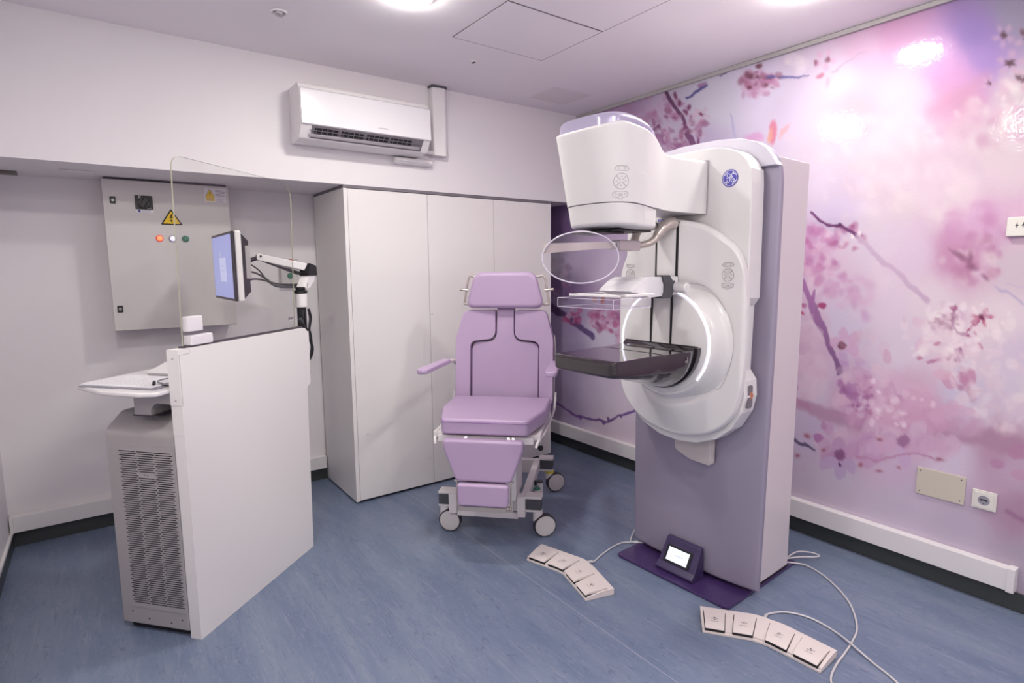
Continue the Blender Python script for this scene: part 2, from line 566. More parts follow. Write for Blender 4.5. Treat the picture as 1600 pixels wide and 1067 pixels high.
def mural():
    """printed picture: colour per vertex of a fine grid, built from blobs, petals and twigs placed on the print"""
    step = 0.0065
    ny, nz = int((YB - YF) / step) + 1, int(H / step) + 1
    ys = np.linspace(YB, YF, ny)
    zs = np.linspace(0, H, nz)
    Y, Z = np.meshgrid(ys, zs, indexing='ij')
    X, V = px_on_wall(np.maximum(Y, -3.02).ravel(), Z.ravel())
    # beyond the part seen straight on, the print simply carries on
    extra = (np.maximum(-3.02 - Y, 0)).ravel()
    X = X + extra * 300
    V0 = V.copy()
    rng = np.random.RandomState(3)
    # let the shapes wander a little so petals and twigs are irregular
    wx, wv = np.zeros_like(X), np.zeros_like(V)
    for lam, amp in ((90, 2.6), (47, 2.0), (26, 1.5), (14, 0.9), (8, 0.5)):
        for _ in range(3):
            th, p1, p2 = rng.uniform(0, 6.28, 3)
            k = 6.28 / (lam * rng.uniform(0.8, 1.25))
            ph = (X * math.cos(th) + V * math.sin(th)) * k
            wx += amp * 0.7 * np.sin(ph + p1)
            wv += amp * 0.7 * np.sin(ph + p2)
    X, V = X + 0.42 * wx, V + 0.42 * wv
    bg = [(905, 190, 150, 115, 168), (960, 190, 178, 142, 188), (1050, 200, 200, 188, 218), (1120, 160, 208, 208, 228), (1115, 240, 190, 176, 216),  # print tones; those near the lamp hot spot darkened to offset its light
          (1180, 150, 215, 206, 236), (1230, 175, 200, 188, 218), (1300, 120, 210, 196, 222), (1350, 80, 208, 172, 206), (1400, 50, 202, 152, 196),
          (1300, 220, 200, 186, 204), (1420, 150, 208, 184, 206), (1480, 90, 210, 160, 214), (1520, 60, 142, 120, 190), (1590, 15, 150, 145, 172),
          (1532, 95, 160, 132, 204), (1500, 120, 206, 150, 205), (1590, 150, 208, 192, 204), (1400, 230, 204, 188, 204), (1560, 230, 210, 192, 204),
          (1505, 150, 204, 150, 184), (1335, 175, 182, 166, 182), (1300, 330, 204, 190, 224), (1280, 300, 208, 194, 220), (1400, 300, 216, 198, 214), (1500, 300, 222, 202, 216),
          (1580, 280, 214, 194, 208), (1590, 330, 212, 172, 204), (1350, 380, 222, 208, 230), (1420, 400, 220, 198, 224), (1300, 430, 226, 202, 226),
          (1255, 390, 214, 160, 208), (1540, 345, 210, 162, 204), (1500, 400, 200, 140, 182), (1590, 420, 208, 190, 206), (1380, 470, 222, 204, 224),
          (1450, 470, 224, 208, 222), (1320, 510, 212, 202, 230), (1280, 560, 208, 182, 212), (1560, 500, 224, 208, 218), (1590, 560, 206, 190, 216),
          (1500, 560, 222, 198, 214), (1400, 540, 214, 200, 222), (1420, 620, 208, 168, 198), (1505, 620, 196, 186, 216), (1590, 620, 210, 196, 212),
          (1330, 620, 200, 158, 196), (1268, 610, 206, 192, 216), (1268, 665, 188, 172, 206), (1350, 680, 196, 154, 190), (1450, 670, 192, 148, 180),
          (1560, 690, 178, 134, 166), (1400, 720, 198, 172, 204), (1480, 715, 204, 188, 214), (1590, 740, 184, 154, 184), (1300, 760, 198, 184, 208),
          (1400, 800, 192, 178, 204), (1500, 840, 184, 170, 196), (1260, 780, 188, 174, 198), (1600, 800, 168, 128, 160), (1600, 880, 168, 154, 178),
          (875, 375, 124, 92, 150), (900, 400, 196, 172, 216), (950, 420, 214, 198, 230), (880, 440, 124, 96, 152), (885, 500, 170, 150, 200),
          (940, 520, 216, 210, 236), (985, 470, 182, 150, 190), (890, 560, 176, 160, 204), (935, 600, 204, 190, 222), (980, 620, 222, 208, 230),
          (880, 640, 160, 142, 184), (950, 680, 214, 198, 218), (1100, 400, 200, 180, 215), (1100, 600, 190, 170, 205)]
    col = np.zeros((X.size, 3))
    wsum = np.zeros(X.size)
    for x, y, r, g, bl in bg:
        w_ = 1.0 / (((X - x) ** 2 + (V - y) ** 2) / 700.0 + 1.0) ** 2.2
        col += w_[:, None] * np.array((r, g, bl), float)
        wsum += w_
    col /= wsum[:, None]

    def paint(sel, a, c):
        col[sel] = col[sel] * (1 - a[:, None]) + np.array(c, float) * a[:, None]

    def blob(x, y, rx, ry, ang, c, alpha=1.0, soft=0.5):
        m = max(rx, ry) * 1.05
        sel = np.nonzero((np.abs(X - x) < m) & (np.abs(V - y) < m))[0]
        if not len(sel):
            return
        dx, dy = X[sel] - x, V[sel] - y
        ca, sa = math.cos(R(ang)), math.sin(R(ang))
        d = np.sqrt(((dx * ca + dy * sa) / rx) ** 2 + ((-dx * sa + dy * ca) / ry) ** 2)
        a = np.clip((1 - d) / max(soft, 0.02), 0, 1)
        a = a * a * (3 - 2 * a) * alpha
        paint(sel, a, c)

    def stroke(pts, w0, w1, c, alpha=1.0, soft=0.45, c1=None):
        P = spline([(x, y, 0) for x, y in pts], 6)
        best = np.full(X.size, 1e9)
        tt = np.zeros(X.size)
        xs = [p.x for p in P]
        yy = [p.y for p in P]
        m = max(w0, w1) + 2
        sel = np.nonzero((X > min(xs) - m) & (X < max(xs) + m) & (V > min(yy) - m) & (V < max(yy) + m))[0]
        bx, by, tb, bb = X[sel], V[sel], tt[sel], best[sel]
        n = len(P) - 1
        for i in range(n):
            ax, ay, dx, dy = P[i].x, P[i].y, P[i + 1].x - P[i].x, P[i + 1].y - P[i].y
            L = dx * dx + dy * dy + 1e-9
            t = np.clip(((bx - ax) * dx + (by - ay) * dy) / L, 0, 1)
            d = np.hypot(bx - ax - t * dx, by - ay - t * dy)
            s_ = d < bb
            bb[s_] = d[s_]
            tb[s_] = ((i + t) / n)[s_]
        wd = w0 + (w1 - w0) * tb
        a = np.clip((1 - bb / wd) / soft, 0, 1) * alpha
        cc = np.array(c, float)[None] * (1 - tb[:, None]) + np.array(c1 or c, float)[None] * tb[:, None]
        col[sel] = col[sel] * (1 - a[:, None]) + cc * a[:, None]

    def flower(x, y, r, c, cc, rot=0, n=5, alpha=0.7, soft=0.3, sq=1.0, core=0.22):
        for k in range(n):
            a = R(rot + 360 * k / n)
            blob(x + math.cos(a) * r * 0.58, y + math.sin(a) * r * 0.58 * sq, r * 0.46, r * 0.34, rot + 360 * k / n, c, alpha, soft)
        if cc:
            for k in range(n):
                a = R(rot + 36 + 360 * k / n)
                blob(x + math.cos(a) * r * 0.12, y + math.sin(a) * r * 0.12, r * core * 1.3, r * core * 0.5, rot + 36 + 360 * k / n, cc, 0.6, 0.6)
            blob(x, y, r * core, r * core * 0.9, 0, cc, 0.9, 0.7)

    def cluster(x, y, rx, ry, n, cols, r0, r1, alpha, soft, thin=0.55):
        for _ in range(n):
            a, q = rng.uniform(0, 6.28), math.sqrt(rng.uniform(0, 1))
            r = rng.uniform(r0, r1)
            c = cols[rng.randint(len(cols))]
            blob(x + math.cos(a) * q * rx, y + math.sin(a) * q * ry, r, r * rng.uniform(thin, 1), rng.uniform(0, 180), c, alpha * rng.uniform(0.6, 1), soft)

    # soft light clouds right of centre, upper wall, darkened to offset the lamp
    cluster(1450, 250, 150, 80, 60, [(214, 200, 208), (200, 178, 200), (212, 194, 204), (206, 182, 198)], 14, 40, 0.4, 0.9, 0.4)
    cluster(1550, 190, 60, 50, 34, [(216, 204, 212), (194, 146, 180), (220, 206, 208), (204, 170, 192)], 8, 30, 0.5, 0.9, 0.4)
    cluster(1360, 440, 90, 60, 20, [(230, 212, 230), (222, 200, 226)], 15, 40, 0.4, 0.9)
    stroke([(1460, 172), (1500, 150), (1540, 118)], 20, 12, (200, 146, 180), 0.5, 1)
    # top right flowers on the violet sky
    for x, y, r, s in ((1568, 55, 22, 20), (1580, 98, 26, 60), (1606, 60, 24, 10), (1545, 130, 16, 0), (1600, 125, 20, 30)):
        flower(x, y, r, (206, 166, 190), (122, 88, 104), s, 5, 0.55, 0.95)
    for x, y in ((1568, 53), (1580, 97), (1598, 50), (1592, 121)):
        blob(x, y, 10, 8, 30, (96, 72, 84), 0.85, 1.0)
    cluster(1580, 160, 40, 30, 18, [(234, 226, 226), (214, 176, 200)], 8, 18, 0.5, 0.8)
    # upper left dark flowering branch
    cluster(1020, 165, 40, 30, 26, [(178, 128, 170), (205, 180, 212), (190, 142, 182)], 6, 14, 0.55, 0.8)
    cluster(1050, 200, 50, 40, 70, [(172, 106, 160), (150, 76, 126), (206, 168, 206), (186, 126, 176), (214, 190, 216)], 4, 11, 0.6, 0.5)
    cluster(1030, 235, 40, 30, 40, [(160, 96, 156), (186, 130, 182), (206, 176, 210)], 5, 12, 0.6, 0.5)
    stroke([(1040, 145), (1050, 160), (1068, 188), (1078, 215), (1086, 245)], 4.5, 4, (96, 58, 94), 0.95, 0.4, (140, 86, 140))
    stroke([(1086, 240), (1089, 222), (1088, 214)], 4, 1, (140, 84, 138))
    stroke([(1018, 208), (1032, 194)], 2, 2, (140, 84, 134), 0.8)
    for x, y, a in ((1078, 168, 100), (1072, 175, 40), (1080, 185, 120), (1056, 150, 60), (1064, 160, 100)):
        blob(x, y, 8, 4.5, a, (120, 56, 96), 0.8, 0.7)
    flower(1096, 180, 16, (212, 180, 206), (132, 52, 92), 20, 5, 0.6, 0.7)
    stroke([(1074, 152), (1090, 143), (1102, 134)], 2.5, 3, (88, 84, 156), 0.9)
    blob(1098, 131, 9, 5, -30, (160, 110, 170), 0.8, 0.6)
    stroke([(1122, 120), (1138, 113)], 2, 2, (112, 94, 160), 0.7)
    stroke([(1141, 178), (1146, 196), (1152, 212), (1152, 226)], 2, 2.5, (182, 176, 222), 0.8)
    # top centre flowers
    cluster(1180, 132, 30, 20, 34, [(204, 146, 192), (216, 170, 208), (190, 126, 170)], 6, 13, 0.6, 0.6)
    stroke([(1168, 116), (1185, 118), (1205, 122)], 6, 3, (110, 66, 84), 0.85, 0.6)
    stroke([(1200, 120), (1225, 123), (1245, 122), (1266, 117)], 3.5, 1.5, (110, 104, 176), 0.9, 0.6)
    for x, y in ((1173, 134), (1195, 133), (1187, 100)):
        blob(x, y, 7, 6, 0, (122, 66, 86), 0.85, 0.8)
    cluster(1240, 100, 26, 14, 12, [(236, 226, 236), (222, 208, 238)], 8, 14, 0.5, 0.8)
    flower(1290, 92, 20, (222, 166, 206), None, 10, 5, 0.55, 0.7)
    for x, y in ((1276, 96), (1294, 92)):
        blob(x, y, 6, 8, 20, (134, 72, 100), 0.75, 0.9)
    blob(1284, 116, 9, 6, -20, (196, 116, 150), 0.8, 0.7)
    blob(1294, 128, 5, 14, 10, (228, 160, 180), 0.7, 0.8)
    stroke([(1300, 113), (1325, 97), (1352, 80)], 2.2, 1.4, (188, 166, 196), 0.8)
    # orange tipped buds behind the machine top
    blob(1206, 208, 9, 24, 8, (214, 120, 150), 0.9, 0.5)
    blob(1200, 214, 5, 16, 16, (226, 158, 140), 0.8, 0.6)
    blob(1226, 205, 6, 20, 34, (226, 160, 172), 0.7, 0.6)
    blob(1177, 215, 20, 9, 15, (212, 152, 206), 0.8, 0.6)
    blob(1238, 216, 14, 8, 0, (236, 190, 206), 0.5, 0.8)
    cluster(1186, 126, 34, 18, 26, [(178, 112, 150), (212, 166, 204), (150, 92, 122)], 4, 9, 0.6, 0.7)
    cluster(1060, 205, 34, 30, 34, [(146, 86, 128), (188, 140, 182), (214, 186, 214), (128, 66, 110)], 3, 8, 0.65, 0.5, 0.35)
    cluster(1400, 270, 130, 90, 50, [(222, 206, 218), (206, 184, 204), (226, 212, 220)], 10, 34, 0.35, 0.9, 0.3)
    # right side blurred pink blossom
    cluster(1535, 350, 60, 34, 24, [(204, 146, 194), (216, 172, 206), (196, 132, 182)], 12, 26, 0.45, 0.9, 0.4)
    cluster(1520, 405, 46, 36, 34, [(186, 116, 166), (214, 178, 206), (224, 206, 216), (176, 106, 150)], 8, 20, 0.5, 0.8)
    for x, y, rx, ry, a in ((1518, 418, 14, 8, 20), (1540, 432, 12, 8, 30), (1500, 400, 26, 7, 40), (1514, 404, 7, 20, 10)):
        blob(x, y, rx, ry, a, (138, 84, 120), 0.7, 0.9)
    blob(1548, 402, 18, 16, 0, (226, 210, 216), 0.6, 0.7)
    blob(1552, 425, 16, 12, 0, (200, 140, 176), 0.6, 0.6)
    stroke([(1556, 446), (1575, 458), (1596, 476)], 3, 3, (180, 164, 206), 0.8, 0.8)
    stroke([(1572, 442), (1600, 452)], 2, 2, (190, 176, 212), 0.6, 0.8)
    # left edge pink cluster beside the column
    cluster(1275, 400, 36, 46, 60, [(202, 122, 186), (190, 104, 172), (226, 176, 214), (236, 206, 228), (206, 140, 196)], 6, 16, 0.5, 0.6)
    cluster(1330, 372, 30, 18, 26, [(196, 124, 176), (232, 204, 222), (170, 88, 144)], 4, 10, 0.6, 0.6)
    stroke([(1265, 333), (1288, 347), (1310, 354), (1338, 370)], 2.2, 4, (116, 66, 122), 0.95, 0.4)
    blob(1312, 353, 5, 4, 0, (100, 54, 106), 0.9)
    stroke([(1338, 370), (1370, 398), (1420, 444), (1450, 469)], 5, 6, (208, 182, 214), 0.85, 0.5, (196, 164, 200))
    blob(1330, 372, 5, 4, 0, (250, 240, 246), 0.9)
    blob(1342, 366, 4, 5, 0, (250, 240, 246), 0.8)
    cluster(1325, 455, 40, 26, 30, [(206, 142, 200), (222, 178, 216), (198, 130, 190)], 7, 18, 0.45, 0.8)
    blob(1354, 492, 11, 16, -30, (206, 158, 210), 0.7, 0.8)
    # the upright branch
    cluster(1265, 540, 30, 80, 40, [(216, 184, 212), (206, 168, 204), (222, 200, 222)], 10, 22, 0.5, 0.35)
    stroke([(1254, 438), (1268, 470), (1284, 515), (1302, 552), (1315, 580)], 6, 6, (176, 116, 182), 0.95, 0.3, (122, 82, 136))
    stroke([(1270, 470), (1274, 452)], 4, 2, (172, 108, 178))
    blob(1283, 477, 8, 5, 10, (176, 60, 118), 0.9, 0.3)
    blob(1257, 476, 6, 4, 0, (176, 96, 150), 0.8, 0.3)
    blob(1255, 487, 4, 3, 0, (190, 60, 110), 0.8, 0.3)
    flower(1322, 536, 26, (214, 166, 210), None, -30, 5, 0.75, 0.15)
    blob(1317, 539, 8, 8, 0, (112, 50, 76), 1, 0.3)
    stroke([(1318, 555), (1326, 580), (1340, 592)], 8, 6, (186, 138, 200), 0.7, 0.4)
    blob(1348, 570, 8, 20, -30, (196, 150, 206), 0.6, 0.3)
    # centre right fine flowers
    cluster(1480, 520, 80, 40, 60, [(238, 222, 230), (214, 170, 204), (228, 200, 218), (240, 230, 232)], 6, 18, 0.45, 0.4, 0.35)
    cluster(1475, 505, 22, 14, 22, [(176, 128, 164), (200, 158, 190), (226, 200, 214)], 4, 8, 0.6, 0.5)
    stroke([(1490, 480), (1486, 500), (1498, 518), (1512, 524)], 2.5, 3.5, (132, 76, 124), 0.9)
    blob(1488, 483, 8, 5, 0, (172, 96, 140), 0.8, 0.5)
    for a in (5, 75, 150, 185, 305):
        blob(1535 + 11 * math.cos(R(a)), 494 + 9 * math.sin(R(a)), 11, 4, a, (178, 58, 106), 0.8, 0.5)
    blob(1535, 494, 7, 6, 0, (122, 44, 84), 1, 0.5)
    stroke([(1530, 500), (1512, 518)], 2.4, 2.4, (176, 80, 126))
    for x, y, a in ((1512, 524, 20), (1525, 521, 80), (1464, 538, -20), (1532, 538, 50), (1438, 557, 10)):
        blob(x, y, 7, 3.5, a, (186, 96, 146), 0.7, 0.6)
    stroke([(1450, 566), (1475, 562), (1492, 556), (1500, 566), (1510, 600), (1522, 625)], 3, 7, (184, 110, 160), 0.85, 0.5, (170, 122, 162))
    cluster(1492, 555, 14, 10, 14, [(150, 96, 140), (196, 146, 182)], 3, 7, 0.8, 0.5)
    blob(1485, 595, 16, 12, 40, (202, 142, 180), 0.8, 0.15)
    blob(1512, 588, 15, 18, -20, (196, 130, 170), 0.8, 0.15)
    blob(1472, 585, 18, 9, -5, (216, 168, 196), 0.7, 0.15)
    stroke([(1500, 605), (1520, 612), (1534, 612)], 6, 2, (182, 122, 164), 0.8)
    cluster(1560, 640, 60, 40, 34, [(226, 214, 222), (206, 176, 204), (196, 184, 214), (220, 190, 206)], 10, 24, 0.45, 0.6, 0.3)
    cluster(1500, 520, 90, 55, 70, [(240, 226, 232), (232, 210, 222), (222, 192, 212), (244, 234, 236)], 5, 14, 0.55, 0.35, 0.3)
    cluster(1478, 503, 24, 15, 26, [(168, 116, 152), (190, 146, 178), (214, 186, 204)], 3, 7, 0.7, 0.5)
    cluster(1560, 600, 70, 60, 50, [(228, 216, 224), (210, 188, 208), (200, 190, 216), (224, 198, 212)], 6, 18, 0.5, 0.4, 0.25)
    cluster(1350, 560, 40, 40, 26, [(216, 178, 208), (206, 190, 218), (222, 194, 214)], 8, 18, 0.45, 0.3)
    cluster(1265, 560, 24, 70, 26, [(214, 178, 206), (220, 190, 214), (206, 168, 200)], 8, 16, 0.55, 0.2)
    # broad blurred branch and the large petals around it
    stroke([(1236, 628), (1270, 640), (1310, 650), (1345, 662), (1400, 668), (1470, 678), (1540, 684), (1610, 704)], 12, 20, (178, 132, 170), 0.8, 0.5, (168, 122, 154))
    cluster(1440, 664, 90, 16, 30, [(196, 150, 186), (182, 132, 170), (204, 166, 196)], 10, 22, 0.45, 0.6, 0.3)
    stroke([(1238, 606), (1242, 626), (1262, 636)], 9, 6, (180, 126, 170), 0.8, 0.4)
    cluster(1370, 625, 60, 46, 80, [(208, 158, 198), (196, 140, 188), (214, 172, 206), (222, 186, 212), (190, 130, 180)], 8, 20, 0.5, 0.22)
    cluster(1440, 650, 60, 34, 34, [(206, 154, 190), (196, 142, 182), (212, 168, 200)], 12, 26, 0.5, 0.2)
    cluster(1328, 610, 18, 26, 24, [(172, 114, 176), (188, 134, 190), (158, 92, 158)], 5, 11, 0.6, 0.4)
    cluster(1350, 630, 20, 26, 16, [(150, 78, 140), (176, 100, 150)], 3, 7, 0.6, 0.6)
    for x, y in ((1374, 612), (1386, 634), (1372, 640), (1363, 596), (1400, 650)):
        blob(x, y, 6, 5, 30, (234, 214, 232), 0.8, 0.5)
    for x, y, rx, ry, a in ((1384, 558, 9, 12, 0), (1400, 640, 20, 18, 0), (1430, 625, 24, 16, 40), (1465, 650, 20, 10, -5), (1495, 640, 30, 11, 10)):
        blob(x, y, rx, ry, a, (206, 156, 192), 0.6, 0.12)
    # lower flowers
    cluster(1390, 690, 110, 24, 60, [(206, 168, 200), (196, 156, 194), (216, 186, 210), (188, 146, 186)], 8, 18, 0.55, 0.2)
    cluster(1390, 640, 70, 30, 22, [(226, 200, 220), (234, 214, 228)], 4, 9, 0.6, 0.4)
    cluster(1330, 700, 46, 26, 40, [(196, 150, 196), (184, 130, 180), (206, 170, 206)], 8, 18, 0.5, 0.2)
    for a, c in ((95, (182, 158, 204)), (40, (184, 156, 200)), (160, (188, 160, 204)), (265, (190, 146, 192)), (320, (196, 150, 194))):
        blob(1312 + 19 * math.cos(R(a)), 717 + 19 * math.sin(R(a)), 15, 10.5, a, c, 0.92, 0.12)
    for k in range(5):
        blob(1312, 712, 12, 4, 18 + 72 * k, (136, 82, 132), 0.85, 0.3)
    blob(1311, 728, 3, 4, 0, (100, 46, 96), 1, 0.4)
    blob(1280, 683, 9.5, 7, 10, (172, 110, 172), 0.95, 0.15)
    blob(1298, 668, 7, 12, 0, (196, 148, 194), 0.8, 0.15)
    blob(1290, 662, 4, 9, -20, (186, 128, 180), 0.8, 0.2)
    for a, c in ((90, (196, 160, 204)), (170, (202, 158, 196)), (10, (200, 160, 198))):
        blob(1412 + 24 * math.cos(R(a)), 692 + 22 * math.sin(R(a)), 19, 12, a, c, 0.9, 0.12)
    for k in range(5):
        blob(1412, 690, 13, 5, 18 + 72 * k, (156, 104, 152), 0.85, 0.3)
    cluster(1450, 700, 30, 14, 14, [(206, 162, 196), (196, 150, 190)], 8, 16, 0.5, 0.15)
    stroke([(1340, 714), (1380, 716), (1425, 710), (1460, 714)], 2, 2, (184, 124, 166), 0.8)
    for x, y, rx, ry in ((1260, 681, 8, 6), (1247, 712, 5, 6), (1345, 726, 6, 6), (1376, 735, 8, 4), (1402, 732, 6, 4), (1287, 703, 6, 4), (1470, 716, 11, 5), (1376, 685, 8, 5)):
        blob(x, y, rx * 1.4, ry * 1.4, 10, (188, 124, 152), 0.6, 0.9)
        blob(x, y, rx * 0.8, ry * 0.8, 10, (140, 66, 98), 0.7, 0.9)
    stroke([(1238, 687), (1256, 694), (1273, 702)], 3, 2.2, (84, 74, 112), 0.95, 0.5)
    blob(1560, 722, 14, 10, 20, (178, 122, 164), 0.85, 0.3)
    blob(1592, 706, 18, 14, 0, (176, 120, 160), 0.8, 0.2)
    blob(1595, 742, 18, 10, 10, (190, 140, 176), 0.8, 0.2)
    stroke([(1570, 802), (1600, 812), (1640, 822)], 5, 9, (150, 98, 142), 0.85, 0.9)
    # the strip of print between the wardrobe and the machine
    cluster(878, 440, 18, 40, 40, [(120, 82, 140), (158, 110, 160), (186, 150, 194), (104, 66, 120)], 4, 10, 0.55, 0.6)
    stroke([(855, 474), (880, 490), (900, 508), (925, 527)], 6, 5, (78, 52, 98), 0.95, 0.4, (110, 84, 150))
    cluster(896, 494, 16, 12, 18, [(190, 80, 140), (156, 50, 110), (214, 160, 206)], 3, 6, 0.8, 0.4)
    cluster(945, 500, 26, 22, 46, [(206, 130, 186), (190, 86, 146), (226, 186, 222), (150, 66, 120), (210, 150, 200)], 4, 10, 0.65, 0.5)
    cluster(975, 510, 14, 40, 30, [(206, 140, 190), (222, 180, 216), (170, 90, 150)], 4, 9, 0.6, 0.5)
    blob(942, 468, 6, 8, 10, (196, 106, 96), 0.85, 0.6)
    blob(928, 468, 5, 6, 10, (206, 140, 120), 0.8, 0.6)
    blob(905, 395, 40, 30, 0, (186, 168, 214), 0.5, 0.9)
    stroke([(862, 628), (890, 642), (915, 652), (938, 660), (956, 658), (970, 649), (985, 644), (996, 638)], 2.2, 2.6, (112, 70, 138), 0.95, 0.45, (96, 66, 158))
    for x, y in ((907, 650), (940, 662), (949, 656), (972, 650)):
        blob(x, y, 3, 4, 0, (104, 64, 140), 0.9, 0.4)
    grey = col.mean(1, keepdims=True)
    col = np.clip(grey + (col - grey) * 0.84 + np.array([[2.0, 1.0, -1.0]]) + 13.0 * np.clip((V0 - 400) / 250, 0, 1)[:, None], 0, 255) / 255  # also lightens the lower print to offset the weaker light there
    lc = np.where(col <= 0.04045, col / 12.92, ((col + 0.055) / 1.055) ** 2.4)
    # mesh
    me = bpy.data.meshes.new('wall_right')
    verts = np.stack([np.zeros(X.size), Y.ravel(), Z.ravel()], -1)
    idx = np.arange(ny * nz).reshape(ny, nz)
    q = np.stack([idx[:-1, :-1], idx[1:, :-1], idx[1:, 1:], idx[:-1, 1:]], -1).reshape(-1, 4)[:, ::-1]
    nv0 = len(verts)
    back = np.array([(0.1, YB, 0), (0.1, YF, 0), (0.1, YF, H), (0.1, YB, H)])
    verts = np.concatenate([verts, back])
    c0, c1, c2, c3 = idx[0, 0], idx[-1, 0], idx[-1, -1], idx[0, -1]
    b0, b1, b2, b3 = nv0, nv0 + 1, nv0 + 2, nv0 + 3
    q = np.concatenate([q, [(b0, b1, b2, b3), (c0, b0, b3, c3), (c1, c2, b2, b1)]])
    me.vertices.add(len(verts))
    me.vertices.foreach_set('co', verts.astype(np.float32).ravel())
    me.loops.add(q.size)
    me.loops.foreach_set('vertex_index', q.astype(np.int32).ravel())
    me.polygons.add(len(q))
    me.polygons.foreach_set('loop_start', np.arange(0, q.size, 4, dtype=np.int32))
    me.polygons.foreach_set('loop_total', np.full(len(q), 4, dtype=np.int32))
    me.update(calc_edges=True)
    me.validate()
    at = me.color_attributes.new('print', 'FLOAT_COLOR', 'POINT')
    rgba = np.ones((len(verts), 4), np.float32)
    rgba[:nv0, :3] = lc
    at.data.foreach_set('color', rgba.ravel())
    m = bpy.data.materials.new('printed_blossom_film')
    m.use_nodes = True
    nt = m.node_tree
    b = nt.nodes['Principled BSDF']
    an = nt.nodes.new('ShaderNodeAttribute')
    an.attribute_name = 'print'
    gm = nt.nodes.new('ShaderNodeMix')
    gm.data_type = 'RGBA'
    gm.blend_type = 'MULTIPLY'
    gm.inputs[0].default_value = 1
    gm.inputs[7].default_value = (MURAL_GAIN, MURAL_GAIN * 0.985, MURAL_GAIN, 1)
    nt.links.new(an.outputs['Color'], gm.inputs[6])
    nt.links.new(gm.outputs[2], b.inputs['Base Color'])
    b.inputs['Roughness'].default_value = 0.11
    b.inputs['Specular IOR Level'].default_value = 0.3
    geo = nt.nodes.new('ShaderNodeNewGeometry')
    no = nt.nodes.new('ShaderNodeTexNoise')
    no.inputs['Scale'].default_value = 45
    no.inputs['Detail'].default_value = 2
    nt.links.new(geo.outputs['Position'], no.inputs['Vector'])
    bp = nt.nodes.new('ShaderNodeBump')
    bp.inputs['Strength'].default_value = 0.3
    bp.inputs['Distance'].default_value = 0.002
    nt.links.new(no.outputs['Fac'], bp.inputs['Height'])
    nt.links.new(bp.outputs[0], b.inputs['Normal'])
    me.materials.append(m)
    o = link(bpy.data.objects.new('wall_right', me))
    tag(o, kind='structure')


MURAL_GAIN = 0.95
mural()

# ------------------------------------------------------------------ ceiling lights and fittings
lamp_labels = ['round white ceiling light nearest the air conditioner, at the top edge of the photo',
               'round white ceiling light above the mammography machine, just showing at the top edge',
               None, None, None, None]
for i, (x, y) in enumerate(LAMP_SPOTS):
    lab = lamp_labels[i] or 'round white ceiling light outside the picture, not seen directly'
    t = empty('ceiling_light', (x, y, H), 0, lab, 'ceiling light', 'round ceiling lights' if i > 1 else None)
    MB().lathe([(0, -0.001), (0.102, -0.001), (0.102, -0.006), (0.096, -0.012), (0.091, -0.012), (0.0895, -0.009), (0, -0.009)]).build('housing', 'white', t)
    MB().lathe([(0, -0.022), (0.07, -0.0215), (0.084, -0.019), (0.089, -0.011)]).build('diffuser', 'lamp', t)

t = empty('recessed_spotlight', (-2.365, -0.58, H), 0, 'small grey swivelling eyeball spotlight in the ceiling, left of the bright round light', 'spotlight')
MB().lathe([(0.024, -0.002), (0.026, -0.007), (0.034, -0.008), (0.038, -0.001)], n=32).build('rim', 'white', t)
MB().lathe([(0.0, -0.012), (0.012, -0.016), (0.0205, -0.016), (0.025, -0.004)], n=32, mx=Matrix.Rotation(R(14), 4, 'Y')).build('lamp_head', 'steel', t)
MB().lathe([(0.0, -0.0195), (0.007, -0.018), (0.011, -0.0155)], n=24, mx=Matrix.Rotation(R(14), 4, 'Y')).build('bulb', 'grey_metal', t)
t = empty('ceiling_sensor', (-1.308, -0.555, H), 0, 'tiny round white ceiling fitting with a dark slot, between the duct and the hatch', 'sensor')
MB().lathe([(0, -0.008), (0.016, -0.008), (0.027, -0.004), (0.029, -0.001)], n=32).build('cover', 'white', t)
MB().box((-0.003, -0.012, -0.0115), (0.01, 0.012, -0.0078), 0.001).build('slot', 'darkgrey', t)


def hatch(x0, x1, y0, y1, label):
    t = empty('ceiling_hatch', ((x0 + x1) / 2, (y0 + y1) / 2, H), 0, label, 'hatch')
    a, b_ = (x1 - x0) / 2, (y1 - y0) / 2
    MB().box((-a + 0.003, -b_ + 0.003, -0.003), (a - 0.003, b_ - 0.003, -0.0005)).build('panel', 'ceiling', t)
    m = MB()
    for s in (-1, 1):
        m.box((s * a - 0.0025, -b_, -0.0022), (s * a + 0.0025, b_, -0.0003))
        m.box((-a, s * b_ - 0.0025, -0.0022), (a, s * b_ + 0.0025, -0.0003))
    m.build('joint', 'gap', t)


hatch(-1.574, -0.995, -1.267, -0.785, 'square flush ceiling hatch whose whole outline shows, above the wardrobe')
hatch(-1.574, -0.995, -1.76, -1.273, 'square flush ceiling hatch cut off by the top edge of the photo')
m = MB()
m.box((-0.62, -0.46, H - 0.0012), (-0.3, -0.18, H - 0.0002))
m.build('ceiling_patch', mat('patched_plaster', (232, 225, 229), 0.9), origin=(-0.46, -0.32, H),
        label='faint patched rectangle of plaster on the ceiling, above the machine head', cat='patch')

# strip on the underside of the recess, far left, and the small flap beside it
m = MB().box((-3.62, 0.44, 1.992), (-3.42, 0.485, 2.009), 0.003)
m.build('door_rail', 'rail', origin=(-3.52, 0.46, 2.0), label='short brownish metal rail under the wall overhang at the far left', cat='rail')
m = MB().box((-3.24, 0.245, 2.004), (-3.10, 0.40, 2.009), 0.001)
m.build('access_flap', 'wall', origin=(-3.17, 0.32, 2.0), label='small white flap under the wall overhang, just left of the electrical cabinet', cat='flap')

